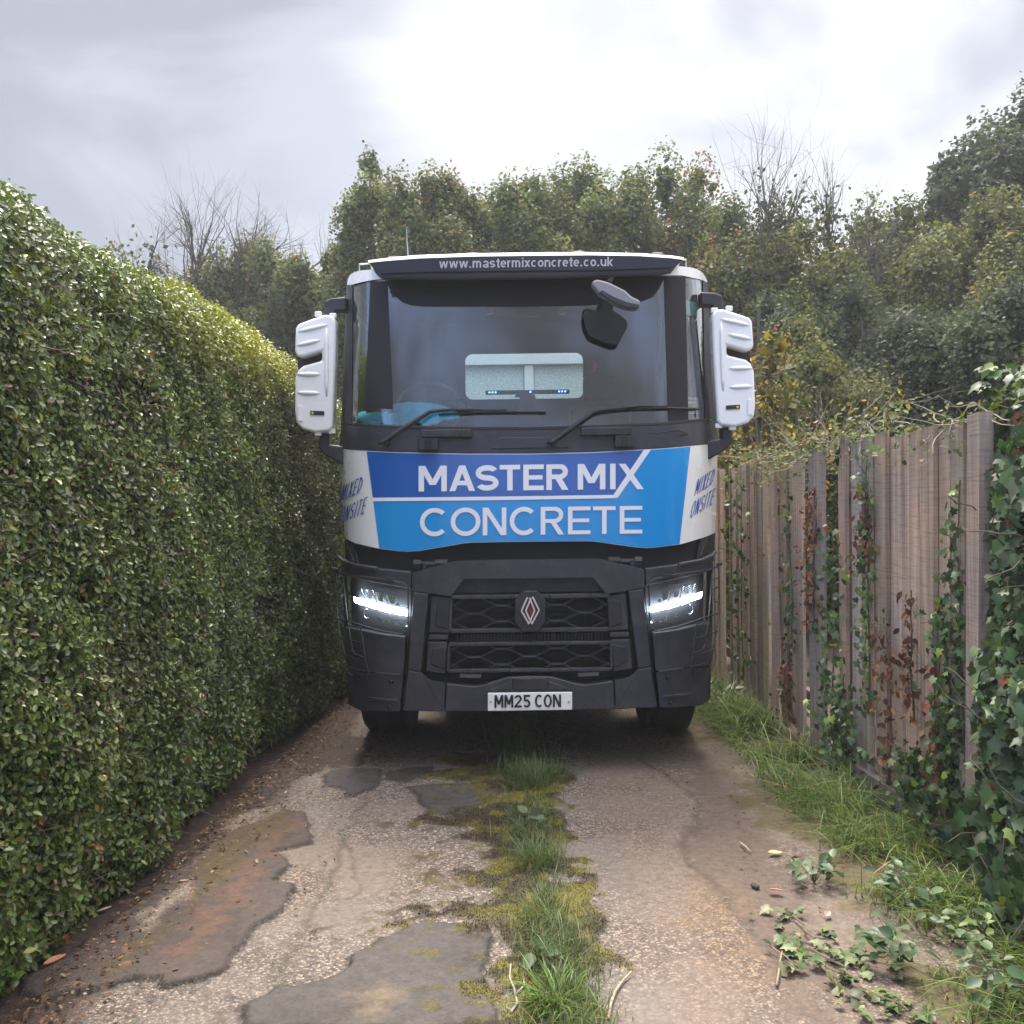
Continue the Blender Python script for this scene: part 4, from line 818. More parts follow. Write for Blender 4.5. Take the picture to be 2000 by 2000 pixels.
TILT = 0.0118                                    # picture rows per column along a level line of the truck's face
def row(text_boxes, ytop, ybot, x_ref, s_px):
    sp = []
    for ch, x0, x1 in text_boxes:
        h = ybot - ytop; dy = -(x0 - x_ref) * TILT
        sp.append((ch, (x0, ybot + dy), (h, -h * TILT), (0, -h), (x1 - x0) / h, s_px / h))
    return sp

# ---- front panel with its lettering
PT = [(664, 875), (690, 879), (770, 883), (900, 886), (1035, 886), (1160, 883), (1290, 876), (1380, 868), (1402, 865)]
PB = [(673, 1050), (690, 1060), (742, 1072), (790, 1078), (820, 1076), (915, 1060), (1035, 1058), (1155, 1057), (1240, 1069), (1268, 1071), (1330, 1063), (1380, 1048), (1397, 1040)]
def panel_grid(xs_top, xs_bot):                  # part of the panel between two slanting sides
    def along(pl, x0, x1):
        pl = np.array(pl, float); x = [x0] + [q for q in pl[:, 0] if x0 < q < x1] + [x1]
        return [(q, np.interp(q, pl[:, 0], pl[:, 1])) for q in x]
    return along(PT, *xs_top), along(PB, *xs_bot)
fp = loft(MB(), PT, PB, cabp, 64, 10, 0.0, 0.07).build('front_panel', m_white, truck, smooth=True)
fp.data.set_sharp_from_angle(angle=R(50))
a, b = panel_grid((717, 1348), (741, 1327))
a = [(x, y + 1.5) for x, y in a]; b = [(x, y - 1) for x, y in b]
loft(MB(), a, b, cabp, 60, 8, 0.0025).build('light_blue_graphic', m_lblue, fp, smooth=True)
pl = np.array(PT); tp = [(717, np.interp(717, pl[:, 0], pl[:, 1]) + 1.6)] + [(x, y + 1.6) for x, y in PT if 717 < x < 1258] + [(1256, np.interp(1256, pl[:, 0], pl[:, 1]) + 1.6)]
loft(MB(), tp, [(729, 972), (960, 970), (1199, 966.5)], cabp, 56, 6, 0.0048).build('dark_blue_graphic', m_dblue, fp, smooth=True)
mb = MB()
loft(mb, [(729, 972), (960, 970), (1197, 966.5)], [(730, 979), (960, 977), (1205, 973)], cabp, 40, 1, 0.0068)
loft(mb, [(1196, 969), (1257, 878.8)], [(1206, 972.5), (1271, 878.2)], cabp, 16, 1, 0.0074)
sp = row([('M', 818, 873), ('A', 878, 928), ('S', 929, 974), ('T', 976, 1016), ('E', 1022, 1062), ('R', 1067, 1110), ('M', 1128, 1182), ('I', 1191, 1202)], 910, 960, 818, 10.6)
h = 50.0; sp.append(('/', (1208, 956), (h, -h * TILT), (0, -h), 49 / h, 11 / h))
sp += row([('C', 820, 876), ('O', 881, 938), ('N', 943, 989), ('C', 995, 1049), ('R', 1056, 1101), ('E', 1109, 1153), ('T', 1158, 1202), ('E', 1210, 1254)], 993, 1047, 820, 8.9)
letters(mb, sp, cabp, 0.0072, 3).build('company_lettering', m_vwhite, fp)
def brush(word, o, end, hgt, ws):
    o = np.array(o, float); span = sum(ws) + .15 * (len(ws) - 1); st = (np.array(end, float) - o) / span; sp = []
    for ch, w in zip(word, ws):
        sp.append((ch, o.copy(), tuple(st), (.24 * hgt, -hgt), w, .095)); o = o + st * (w + .15)
    return sp
for words in ((('MIXED', (1355, 969), (1390, 946)), ('ONSITE', (1346, 1013), (1390, 985))), (('MIXED', (664, 981), (704, 962)), ('ONSITE', (662, 1024), (711, 1003)))):
    mb = MB()
    for wd, p0, p1 in words: letters(mb, brush(wd, p0, p1, 33, {'MIXED': (.46, .12, .40, .34, .40), 'ONSITE': (.42, .42, .38, .12, .36, .34)}[wd]), cabp, 0.003, 3)
    mb.build('slogan_lettering', m_ink, fp)

# ---- black panel under the windscreen
KT = [(668, 831), (690, 830), (770, 834), (900, 838), (1035, 838), (1180, 834), (1300, 828), (1375, 822), (1395, 820)]
KB = [(664, 873.5), (690, 877.5), (770, 881.5), (900, 884.5), (1035, 884.5), (1160, 881.5), (1290, 874.5), (1380, 866.5), (1402, 863.5)]
sc = loft(MB(), KT, KB, cabp, 60, 5, 0.004, 0.06).build('scuttle_panel', m_plast, truck, smooth=True)
sc.data.set_sharp_from_angle(angle=R(50))
mb = MB(); loft(mb, [(975, 855), (1095, 853)], [(958, 877), (1112, 875)], cabp, 8, 2, 0.012, 0.02); mb.build('access_flap', m_plast, sc, bevel=0.004)
mb = MB(); loft(mb, [(1268, 847), (1325, 838)], [(1330, 852), (1345, 848)], cabp, 4, 1, 0.010, 0.02); mb.build('moulding', m_plast, sc, bevel=0.004)
for sgn in (0, 1):
    mb = MB(); loft(mb, [(824, 840), (922, 839)], [(824, 856), (924, 855)], cabp, 6, 2, 0.055, 0.035)
    loft(mb, [(820, 855), (857, 855)], [(818, 880), (858, 880)], cabp, 3, 2, 0.048, 0.05)
    hb = mb if sgn == 0 else mb.mirror()
    if sgn: hb.v = [(x, y, z) for x, y, z in hb.v]
    h_ = hb.build('grab_handle', m_plast2, truck, bevel=0.008, recalc=True)
    r_ = MB(); loft(r_, [(832, 859), (845, 859)], [(832, 878), (846, 878)], cabp, 2, 1, 0.054, 0.01)
    (r_ if sgn == 0 else r_.mirror()).build('latch', m_void, h_, bevel=0.002, recalc=True)

# ---- windscreen, dark reflections laid on as film, stickers
GT = [(689, 560), (715, 552), (745, 546), (900, 545), (1035, 543), (1180, 541), (1325, 538), (1350, 543), (1372, 549)]
GB = [(687, 826), (700, 829), (770, 833), (900, 837), (1035, 837), (1180, 833), (1300, 827), (1360, 822), (1377, 819)]
ws = loft(MB(), GT, GB, cabp, 60, 14, 0.0).build('windscreen', m_glass, truck, smooth=True)
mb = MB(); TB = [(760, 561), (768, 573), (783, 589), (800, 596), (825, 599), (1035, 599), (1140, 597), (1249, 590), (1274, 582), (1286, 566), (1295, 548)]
loft(mb, [(752, 547), (800, 546), (1035, 543.5), (1200, 541), (1300, 539)], TB, cabp, 60, 4, 0.003); mb.build('visor_reflection_band', mat('dark_reflection_film', (.014, .013, .019), .55, spec=.2), ws, smooth=True)  # matte dark film imitating the visor mirrored in the glass
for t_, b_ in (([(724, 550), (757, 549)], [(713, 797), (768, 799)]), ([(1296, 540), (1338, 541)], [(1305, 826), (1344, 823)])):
    mb = MB(); loft(mb, t_, b_, cabp, 8, 14, 0.0026); mb.build('dark_reflection_strip', MATS['dark_reflection_film'], ws, smooth=True)  # dark film painted in for the dim reflections at the glass corners
mb = MB(); loft(mb, [(1340, 586), (1366, 591)], [(1342, 614), (1367, 621)], cabp, 3, 2, -0.004); mb.build('sticker', mat('sticker_mint', (0.45, 0.68, 0.64), 0.5), ws)
mb = MB(); loft(mb, [(1341, 775), (1365, 777)], [(1343, 807), (1368, 809)], cabp, 3, 2, -0.004); st = mb.build('permit_sticker', mat('permit_paper', (0.42, 0.62, 0.60), 0.5), ws)
mb = MB(); loft(mb, [(1343, 779), (1362, 781)], [(1344, 783), (1363, 785)], cabp, 3, 1, -0.003); loft(mb, [(1345, 789), (1361, 787)], [(1345, 806), (1366, 806)], cabp, 3, 1, -0.003)
mb.build('permit_print', mat('permit_brown', (0.36, 0.2, 0.13), 0.6), st)
# border: left pillar strip, right pillar strip, lower lip
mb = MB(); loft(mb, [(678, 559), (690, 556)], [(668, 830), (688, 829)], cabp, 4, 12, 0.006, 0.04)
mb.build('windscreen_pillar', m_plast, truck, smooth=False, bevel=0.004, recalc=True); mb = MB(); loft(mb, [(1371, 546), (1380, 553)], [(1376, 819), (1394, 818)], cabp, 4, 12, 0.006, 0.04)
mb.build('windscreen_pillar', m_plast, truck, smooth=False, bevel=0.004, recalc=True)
mb = MB(); loft(mb, [(690, 826), (770, 831), (900, 834), (1035, 834), (1180, 830), (1300, 824), (1377, 817)], [(690, 831), (770, 836), (900, 840), (1035, 840), (1180, 836), (1300, 829.5), (1377, 823)], cabp, 50, 1, 0.008, 0.02)
mb.build('windscreen_seal', m_black, truck, bevel=0.003, recalc=True)

# ---- cab shell: roof, sides with window openings, rear wall
def side_pts():
    pts = [S(679, 556, cabp), S(673, 700, cabp), S(668, 831, cabp), S(664, 875, cabp), S(668, 960, cabp), S(673, 1050, cabp), S(690, 1095, cabp)]
    return pts
sp_ = side_pts(); YB = 1.98
mb = MB()
def wallquads(m, pts, y1, grow=0.0):
    vs = []
    for q in pts: vs += [(q[0], q[1] + 0.01, q[2]), (q[0] - grow, y1, q[2])]
    m.add(vs, [(2 * i, 2 * i + 1, 2 * i + 3, 2 * i + 2) for i in range(len(pts) - 1)])
wallquads(mb, sp_[2:], YB)                       # below the window line
zt = sp_[0][2]; zb = sp_[2][2]; xw = sp_[2][0]
def xl(z): return float(np.interp(z, [zb, zt], [sp_[2][0], sp_[0][0]])) + .02
def slab(m, y0, y1, z0, z1, dx=0.0, th=.03):
    m.add([(xl(z0) + dx, y0, z0), (xl(z0) + dx + th, y0, z0), (xl(z0) + dx + th, y1, z0), (xl(z0) + dx, y1, z0), (xl(z1) + dx, y0, z1), (xl(z1) + dx + th, y0, z1), (xl(z1) + dx + th, y1, z1), (xl(z1) + dx, y1, z1)],
          [(0, 3, 2, 1), (4, 5, 6, 7), (0, 1, 5, 4), (1, 2, 6, 5), (2, 3, 7, 6), (3, 0, 4, 7)])
slab(mb, .46, .58, zb, zt - .01); slab(mb, 1.52, YB - .001, zb, zt - .01); slab(mb, .581, 1.519, zt - .17, zt - .012, .002, .026)
sides = pair(mb, 'cab_side', m_white, truck)
for s_ in (1, -1):
    shell = sides[0] if s_ > 0 else sides[1]
    mb = MB(); mb.add([(-s_ * (xl(z_) + .015), y_, z_) for y_, z_ in ((.575, zb - .005), (1.525, zb - .005), (1.525, zt - .168), (.575, zt - .168))], [(0, 1, 2, 3)])
    mb.build('side_window', m_sglass, shell)
# roof: from the windscreen head, corners rounded
mb = MB(); RL = [(680, 556), (682, 542), (690, 533), (705, 529), (735, 527), (800, 524), (1035, 520), (1270, 517), (1330, 521), (1355, 524), (1368, 531), (1375, 540), (1379, 549)]
RB = [(680, 557), (683, 557), (692, 556), (706, 552), (735, 546.5), (800, 545.5), (1035, 543), (1270, 539.5), (1330, 538.5), (1350, 543), (1366, 546), (1374, 549), (1379, 552)]
loft(mb, RL, RB, cabp, 70, 5, 0.008)
vtop = [S(x, y, cabp, 0.008) for x, y in resample(RL, 71)]
vs = []
for q in vtop:
    for yy in (0.0, 0.3, 0.9, 1.7): vs.append((q[0], q[1] + yy if yy < 1.7 else YB, q[2] + 0.02 * math.sin(yy)))
mb.add(vs, [(4 * i + k, 4 * i + k + 1, 4 * i + 5 + k, 4 * i + 4 + k) for i in range(70) for k in range(3)])
mb.build('cab_roof', m_white, truck, smooth=True, recalc=True)
# rear wall with an opening
w0, w1 = TP(908, 692, YB), TP(1140, 778, YB); wx0, wx1, wz0, wz1 = w0[0], w1[0], TP(1023, 779, YB)[2], TP(1023, 689, YB)[2]
mb = MB(); X_ = 1.22
mb.box(-X_, wx0, YB, YB + .05, 1.2, zt + .1); mb.box(wx1, X_, YB, YB + .05, 1.2, zt + .1)
mb.box(wx0 + .0005, wx1 - .0005, YB + .001, YB + .049, 1.2, wz0); mb.box(wx0 + .0005, wx1 - .0005, YB + .001, YB + .049, wz1, zt + .1)
for sx, xx in ((1, wx0), (-1, wx1)):
    for sz, zz_ in ((1, wz0), (-1, wz1)):
        rr = .06; pts = [(xx, YB + .002, zz_)] + [(xx + sx * rr * (1 - math.cos(w)), YB + .002, zz_ + sz * rr * (1 - math.sin(w))) for w in np.linspace(0, math.pi / 2, 7)]
        mb.prism(pts, .046)
bw = mb.build('cab_rear_wall', m_trim, truck)
mb = MB(); mb.add([(wx0 + .001, YB + .03, wz0), (wx1 - .001, YB + .03, wz0), (wx1 - .001, YB + .03, wz1), (wx0 + .001, YB + .03, wz1)], [(0, 1, 2, 3)])
mb.build('rear_window', glass_mat('rear_glass', (0.84, 1.0, 0.96), 0.6), bw)
# interior: headliner, floor, dash, overhead console, inner pillars
mb = MB(); mb.box(-1.19, 1.19, 0.55, YB - 0.01, zt - 0.01, zt + 0.03); hl = mb.build('headliner', m_trimd, truck)
mb = MB(); mb.box(-1.18, 1.18, 0.34, YB - 0.02, 1.22, 1.30); mb.build('cab_floor', m_trimd, truck)
mb = MB(); pr = [(0.30, 2.04), (0.40, 2.12), (0.60, 2.17), (0.85, 2.14), (0.90, 2.0), (0.88, 1.35)]
vs = []; nseg = 24
for i in range(nseg + 1):
    x = -1.13 + 2.26 * i / nseg
    for k, (y, z) in enumerate(pr): vs.append((x, y + (0.26 * (abs(x) / 1.13) ** 4 if k < 2 else 0.08 * (abs(x) / 1.13) ** 4), z))
n_ = len(pr); mb.add(vs, [(i * n_ + k, i * n_ + k + 1, (i + 1) * n_ + k + 1, (i + 1) * n_ + k) for i in range(nseg) for k in range(n_ - 1)])
dash = mb.build('dashboard', m_trimd, truck, smooth=True, recalc=True)
mb = MB(); pp = [TP(745, 760, .95), TP(790, 753, .98), TP(845, 752, .99), TP(900, 757, .98), TP(935, 768, .95)]
cx, cy, cz = TP(838, 800, 1.0); rr = 0.235; pts = []
for i in range(37):
    w = 2 * math.pi * i / 36; pts.append((cx + rr * math.cos(w), cy + 0.12 * math.sin(w), cz + rr * 0.85 * math.sin(w)))
mb.tube(pts, 0.014, 8, cap=False); mb.tube([(cx - rr, cy, cz), (cx, cy + .03, cz - .02), (cx + rr, cy, cz)], 0.018, 8)
mb.tube([(cx, cy + .03, cz - .02), (cx, cy - .15, cz - .3)], 0.03, 8)
mb.build('steering_wheel', m_trim, truck, smooth=True)
for x0 in (-0.62, 0.62):
    mb = MB(); mb.box(x0 - .26, x0 + .26, 1.15, 1.68, 1.62, 1.80); mb.box(x0 - .25, x0 + .25, 1.62, 1.80, 1.78, 2.42); mb.box(x0 - .14, x0 + .14, 1.64, 1.78, 2.44, 2.66)
    mb.build('seat', m_trimd, truck, bevel=0.05, seg=3)
mb = MB()
pil = [[(723, 548), (757, 557)], [(718, 640), (748, 650)], [(712, 730), (756, 735)], [(716, 830), (772, 832)]]
vs = []
for a_, b_ in pil: vs += [TP(a_[0], a_[1], .62), TP(b_[0], b_[1], .52)]
mb.add(vs + [(q[0], q[1] + .06, q[2]) for q in vs], [(2 * i, 2 * i + 2, 2 * i + 3, 2 * i + 1) for i in range(3)] + [(8 + 2 * i, 9 + 2 * i, 11 + 2 * i, 10 + 2 * i) for i in range(3)] + [(2 * i, 8 + 2 * i, 10 + 2 * i, 2 * i + 2) for i in range(3)] + [(2 * i + 1, 2 * i + 3, 11 + 2 * i, 9 + 2 * i) for i in range(3)])
mb.build('inner_pillar', m_trimd, truck, smooth=False)
mb.mirror().build('inner_pillar', m_trimd, truck, smooth=False)
# centre dash display, camera pod, phone ring, roof lamps
mb = MB(); mb.prism([TP(1017, 770, .45), TP(1044, 770, .45), TP(1062, 832, .40), TP(1000, 833, .40)], .08); mb.build('dash_display', m_trimd, dash, bevel=.008, recalc=True)
mb = MB(); mb.prism([TP(1005, 775, .5), TP(1012, 762, .5), TP(1032, 762, .5), TP(1036, 775, .5)], .05); mb.build('dash_camera', m_trimd, dash, bevel=.006, recalc=True)
mb = MB(); c0 = TP(900, 792, .5); mb.tube([(c0[0] + .036 * math.cos(w), c0[1], c0[2] + .036 * math.sin(w)) for w in np.linspace(0, 2 * math.pi, 25)], .007, 8, cap=False)
mb.tube([(c0[0], c0[1] + .01, c0[2] - .035), (c0[0], c0[1] + .05, c0[2] - .16)], .012); mb.build('phone_holder', m_trimd, dash, smooth=True)
for px in (955, 1097):
    mb = MB(); mb.prism([TP(px - 6, 606, .75), TP(px + 6, 604, .75), TP(px + 7, 612, .75), TP(px - 4, 614, .75)], .03); mb.build('cab_lamp', m_plate, truck, bevel=.004, recalc=True)
mb = MB(); mb.prism([TP(1000, 599, .5), TP(1058, 598, .5), TP(1055, 612, .5), TP(1045, 616, .5), TP(1012, 617, .5), TP(1003, 612, .5)], .06); mb.build('sensor_pod', m_trim, truck, bevel=.008, recalc=True)
mb = MB(); mb.prism([TP(1160, 702, 1.7), TP(1166, 712, 1.7), TP(1164, 724, 1.7), TP(1154, 729, 1.7), TP(1158, 716, 1.7)], .02); mb.build('reflector_flag', mat('red_plastic', (0.5, 0.05, 0.03), .5), truck, recalc=True)

# ---- roof visor with its web address
VT = [(712, 501), (745, 496), (809, 489), (920, 485.5), (1035, 483.5), (1150, 483), (1260, 486), (1320, 491), (1342, 495)]
VM = [(721, 513), (760, 509), (820, 504.5), (920, 501), (1035, 499.5), (1150, 498.5), (1250, 500), (1310, 504), (1334, 507)]
VC = [(734, 534), (765, 533), (860, 530.5), (1035, 528.5), (1180, 527), (1290, 523), (1320, 521)]
VB = [(744, 542), (770, 543), (900, 544), (1035, 542), (1180, 539), (1290, 535), (1312, 531)]
vis = MB(); loft(vis, VM, VC, visp, 50, 4, 0.0); v1 = vis.build('sun_visor', m_visor, truck, smooth=True)
mb = MB(); loft(mb, VC, VB, lambda x, z: visp(x, z) + 0.03, 50, 2, 0.0, 0.05); mb.build('visor_lip', m_visor, v1, smooth=True)
mb = MB(); a_ = resample(VT, 51); b_ = resample(VM, 51); vs = []
for i in range(51):
    q0, q1 = S(*b_[i], visp, 0.002), S(*a_[i], visp, 0.0)
    hgt = q1[2] - q0[2]
    for w in np.linspace(0, 1, 7):
        ang = w * math.pi / 2
        vs.append((q0[0] + (q1[0] - q0[0]) * w, q0[1] + 0.16 * (1 - math.cos(ang)), q0[2] + hgt * math.sin(ang)))
    vs.append((q1[0] * 0.98, q0[1] + 0.75, q1[2] - 0.03))
mb.add(vs, [(8 * i + k, 8 * i + 8 + k, 8 * i + 9 + k, 8 * i + k + 1) for i in range(50) for k in range(7)])
vr = mb.build('visor_rim', m_white, v1, smooth=True, recalc=True)
for px, py in ((766, 497), (922, 489.5), (1132, 486.5), (1288, 489.5)):
    mb = MB(); q = S(px, py, visp, 0.0); e_ = [(q[0] + .035 * math.cos(w), q[1] + .075 + 0.02 * math.sin(w), q[2] + .004 + .010 * math.sin(w)) for w in np.linspace(0, 2 * math.pi, 15)[:-1]]
    mb.prism(e_, .02); mb.build('visor_slot', m_void, vr, recalc=True)
txt = 'www.mastermixconcrete.co.uk'
adv = {'w': .98, 'm': 1.0, '.': .34, 'i': .24, 't': .42, 'r': .44}
glw = {'w': .88, 'm': .84, '.': .2, 'i': .16, 't': .36, 'r': .36}
tot = sum(adv.get(c, .66) for c in txt); H_ = (1199 - 858) / tot; o = np.array([858, 523.5]); spx = []
for c in txt:
    spx.append((c, o.copy(), (H_, -H_ * TILT), (0, -H_ * .92), glw.get(c, .57), .155)); o += np.array([H_, -H_ * 0.0125]) * adv.get(c, .66)
mb = MB(); letters(mb, spx, visp, 0.004, 1); mb.build('web_address', m_vwhite, v1)
mb = MB(); q = TP(797, 500, .9); mb.tube([q, q + np.array([-.005, 0, .10]), q + np.array([-.008, 0, .19])], [.006, .004, .003]); mb.build('aerial', m_steel, truck)
mb = MB()
for s_ in (1, -1):
    q = TP(716, 528, .55); x = q[0] * s_
    mb.tube([(x - .04 * s_, .5, q[2] - .02), (x - .04 * s_, .5, q[2] + .03), (x + .04 * s_, .5, q[2] + .035), (x + .04 * s_, .5, q[2] - .02)], .006)
    mb.build('roof_rail', m_steel, truck); mb = MB()

# ---- mirrors
MO = [(577, 640), (583, 632), (610, 622), (634, 614), (648, 615), (656, 625), (655, 700), (651, 832), (644, 842), (615, 845), (590, 838), (578, 826), (575, 800), (576, 738), (582, 722), (592, 714), (628, 704), (628, 686), (592, 697), (580, 697), (575, 686)]
for s_ in (0, 1):
    mb = MB(); mb.prism([TP(x, y, .35) for x, y in MO], .11); cov = (mb if not s_ else mb.mirror()).build('mirror_housing', m_white, truck, bevel=.020, seg=4, recalc=True)
    mb = MB()
    for (x0, y0, x1, y1) in ((582, 648, 640, 634), (580, 675, 626, 664), (580, 731, 626, 731), (580, 767, 626, 768)):
        mb.tube([TP(x0 + (x1 - x0) * t, y0 + (y1 - y0) * t, .352) for t in np.linspace(0, 1, 6)], [.004, .014, .016, .016, .014, .004], 8)
    mb.tube([TP(638, y, .352) for y in np.linspace(640, 775, 8)], [.005, .014, .016, .016, .016, .016, .014, .005], 8)
    (mb if not s_ else mb.mirror()).build('rib', m_white, cov, smooth=True)
    mb = MB(); mb.prism([TP(x, y, .343) for x, y in ((606, 802), (633, 803), (633, 811), (606, 810))], .006); lb = (mb if not s_ else mb.mirror()).build('badge', m_blk, cov, recalc=True)
    mb = MB(); q = TP(610.5, 806.5, .341); mb.prism([(q[0] + .008 * math.cos(w), q[1], q[2] + .008 * math.sin(w)) for w in np.linspace(0, 2 * math.pi, 13)[:-1]], .002)
    (mb if not s_ else mb.mirror()).build('badge_dot', mat('yellow_print', (.75, .55, .03), .5), cov, recalc=True)
    mb = MB(); mb.prism([TP(x, y, .342) for x, y in ((581, 791), (590, 792), (591, 823), (582, 822))], .006); (mb if not s_ else mb.mirror()).build('screw_plate', m_plate, cov, bevel=.003, recalc=True)
    mb = MB()
    for (x, y) in ((621, 613), (650, 616), (621, 846), (648, 842)):
        q = TP(x, y, .37); mb = MB(); mb.box(q[0] - .022, q[0] + .022, q[1], q[1] + .03, q[2] - .016, q[2] + .016); (mb if not s_ else mb.mirror()).build('bracket', m_white, cov, bevel=.005, recalc=True)
    mb = MB(); mb.prism([TP(x, y, .42) for x, y in ((633, 588), (645, 582), (676, 579), (676, 606), (655, 607), (648, 622), (632, 622))], .10)
    (mb if not s_ else mb.mirror()).build('mirror_arm', m_plast2, truck, bevel=.015, seg=3, recalc=True)
    mb = MB(); mb.prism([TP(x, y, .42) for x, y in ((625, 846), (642, 846), (642, 868), (676, 872), (676, 912), (632, 888), (620, 872))], .10)
    (mb if not s_ else mb.mirror()).build('mirror_arm', m_plast2, truck, bevel=.015, seg=3, recalc=True)
    mb = MB(); mb.prism([TP(x, y, .50) for x, y in ((582, 640), (652, 628), (648, 835), (582, 830))], .01); (mb if not s_ else mb.mirror()).build('mirror_dark_plate', m_plast2, cov, recalc=True)
# kerb mirror hanging before the glass
fm = MB(); FA = [(1157, 556), (1156, 549), (1167, 544.5), (1190, 551), (1222, 567), (1232, 577), (1253, 588), (1249, 601), (1243, 603), (1226, 602), (1200, 592), (1171, 573)]
fm.prism([TP(x, y, -.12) for x, y in FA], .10); fmo = fm.build('kerb_mirror', mat('silver_grey_plastic', (.22, .215, .235), .4), truck, bevel=.016, seg=3, recalc=True)
mb = MB(); mb.prism([TP(x, y, -.125) for x, y in ((1170, 572), (1199, 590), (1226, 601), (1243, 602), (1249, 600), (1248, 594), (1226, 590), (1197, 578), (1176, 566))], .05); mb.build('mirror_glass', m_plast2, fmo, bevel=.004, recalc=True)
mb = MB(); mb.prism([TP(x, y, .09) for x, y in ((1140, 612), (1143, 606), (1174, 606), (1177, 590), (1199, 592), (1197, 606), (1207, 612), (1225, 626), (1225, 640), (1210, 668), (1205, 673), (1195, 673), (1168, 664), (1150, 655), (1142, 636))], .03)
mb.build('mirror_dark_plate', m_void, fmo, bevel=.006, recalc=True)  # black plate below the kerb mirror, just ahead of the glass
mb = MB(); mb.tube([TP(1190, 552, -.08), TP(1196, 541, .06), TP(1197, 536, .16)], .015); mb.build('mirror_stalk', m_plast2, fmo)

# ---- wipers
for k, pts in enumerate(([(745, 866), (756, 864), (783, 843), (842, 808), (862, 804), (885, 802.5), (940, 803)], [(1068, 866), (1079, 864), (1111, 840), (1157, 808), (1178, 803), (1248, 795.5), (1275, 796)])):
    mb = MB(); q = [S(x, y, cabp, .05 if i < 4 else .035) for i, (x, y) in enumerate(pts)]
    mb.tube(q, [.010, .014, .016, .013, .010, .008, .006], 8); w_ = mb.build('wiper', m_black, truck, smooth=True)
    mb = MB(); bl = [(858, 811.5), (910, 808), (990, 806), (1066, 806.5)] if k == 0 else [(1165, 806), (1230, 800), (1300, 798.5), (1364, 800)]
    wire(mb, bl, .008, cabp, .022, 5); wire(mb, [(bl[1][0] - 20, bl[1][1] - 3.5), (bl[2][0], bl[2][1] - 3)], .005, cabp, .034, 5); mb.build('blade', m_black, w_, smooth=True)
    mb = MB(); c0 = S(pts[1][0], pts[1][1], cabp, .03); mb.lathe([(-.03, 0.001), (-.03, .02), (.03, .024), (.03, .001)], c0, 16, 'y'); mb.build('pivot', m_plast2, w_, smooth=True, recalc=True)

# ---- gap between panel and bumper
mb = MB(); pb2 = [(x, y - 3) for x, y in PB]
bt = [(675, 1104), (700, 1108), (739, 1114), (805, 1122), (893, 1098), (1035, 1096), (1175, 1096), (1264, 1113), (1340, 1098), (1394, 1088)]
loft(mb, pb2, [(x, y + 8) for x, y in bt], lambda x, z: bump(x * .985, z) + .17, 40, 3, 0.0); mb.build('front_bulkhead', m_void, truck, smooth=True)
for s_ in (0, 1):
    mb = MB(); mb.tube([TP(808, 1101, .08), TP(822, 1101, .08), TP(822, 1102, .08), TP(850, 1102, .08), TP(851, 1100, .08), TP(874, 1099, .08)], [.026, .026, .018, .018, .024, .024], 10)
    mb.tube([TP(826, 1100, .06), TP(829, 1113, .06)], .012); (mb if not s_ else mb.mirror()).build('cab_hinge', m_plast2, truck, recalc=True)
mb = MB(); loft(mb, [(672, 1052), (690, 1063)], [(684, 1098), (700, 1103)], lambda x, z: cabp(x, z) + .02, 4, 4, 0, .25)
pair(mb, 'cab_corner_trim', m_plast2, truck, bevel=.006, recalc=True)

# ---- bumper: beam, hood, corners
UT = [(671, 1091), (684, 1100), (739, 1110.5), (801, 1115.5), (806, 1119), (893, 1095.5), (1035, 1093.5), (1175, 1093), (1262, 1110), (1268, 1108), (1340, 1095), (1380, 1083), (1390, 1078)]
UB = [(668, 1122), (690, 1128), (745, 1140), (802, 1149), (806, 1153), (880, 1163), (905, 1131), (1035, 1129.5), (1163, 1128), (1190, 1160), (1262, 1147), (1268, 1143), (1340, 1126), (1385, 1115), (1396, 1110)]
def cx_(py): return 1035 - (1368 - py) * 0.01396    # column of the truck's centre line at a row
def beam(mb, pt, pb, nx=6, off=0.0, skirt=0.06, ny=3, prof=bump): return loft(mb, pt, pb, prof, nx, ny, off, skirt)
mb = MB()
beam(mb, [(806, 1119), (893, 1095.5)], [(806, 1153), (881, 1164)], 8, .012); beam(mb, [(893.3, 1095.4), (cx_(1093.5), 1093.5)], [(907, 1130.5), (cx_(1129.5), 1129.5)], 8, .012)
mb.add([S(893, 1095.5, bump, .012), S(881, 1164, bump, .012), S(907, 1130.5, bump, .012)], [(0, 1, 2)])
rs = mb.mirror(); mb.join(rs); bp = mb.build('bumper', m_plast, truck, bevel=.007, seg=3, recalc=True, weld=.004, angle=40)
mb = MB(); beam(mb, [(907, 1131), (cx_(1130), 1130)], [(884, 1160), (cx_(1158), 1158)], 8, -.05, .0); rs = mb.mirror(); mb.join(rs); mb.build('hood_recess', m_plast2, bp, recalc=True, weld=.004)
mb = MB(); beam(mb, [(671, 1091), (684, 1100), (739, 1110.5), (803, 1117)], [(667, 1122), (690, 1128), (745, 1140), (803, 1150)], 18, .006)
pair(mb, 'bumper_shoulder', m_plast, bp, bevel=.007, seg=3, recalc=True, angle=40)
# step edge that catches the light at the corner
mb = MB(); wire(mb, [(668, 1088), (676, 1096), (700, 1104), (740, 1110)], .012, bump, .02, 6, 8); pair(mb, 'step_edge', m_plast, bp, smooth=True)
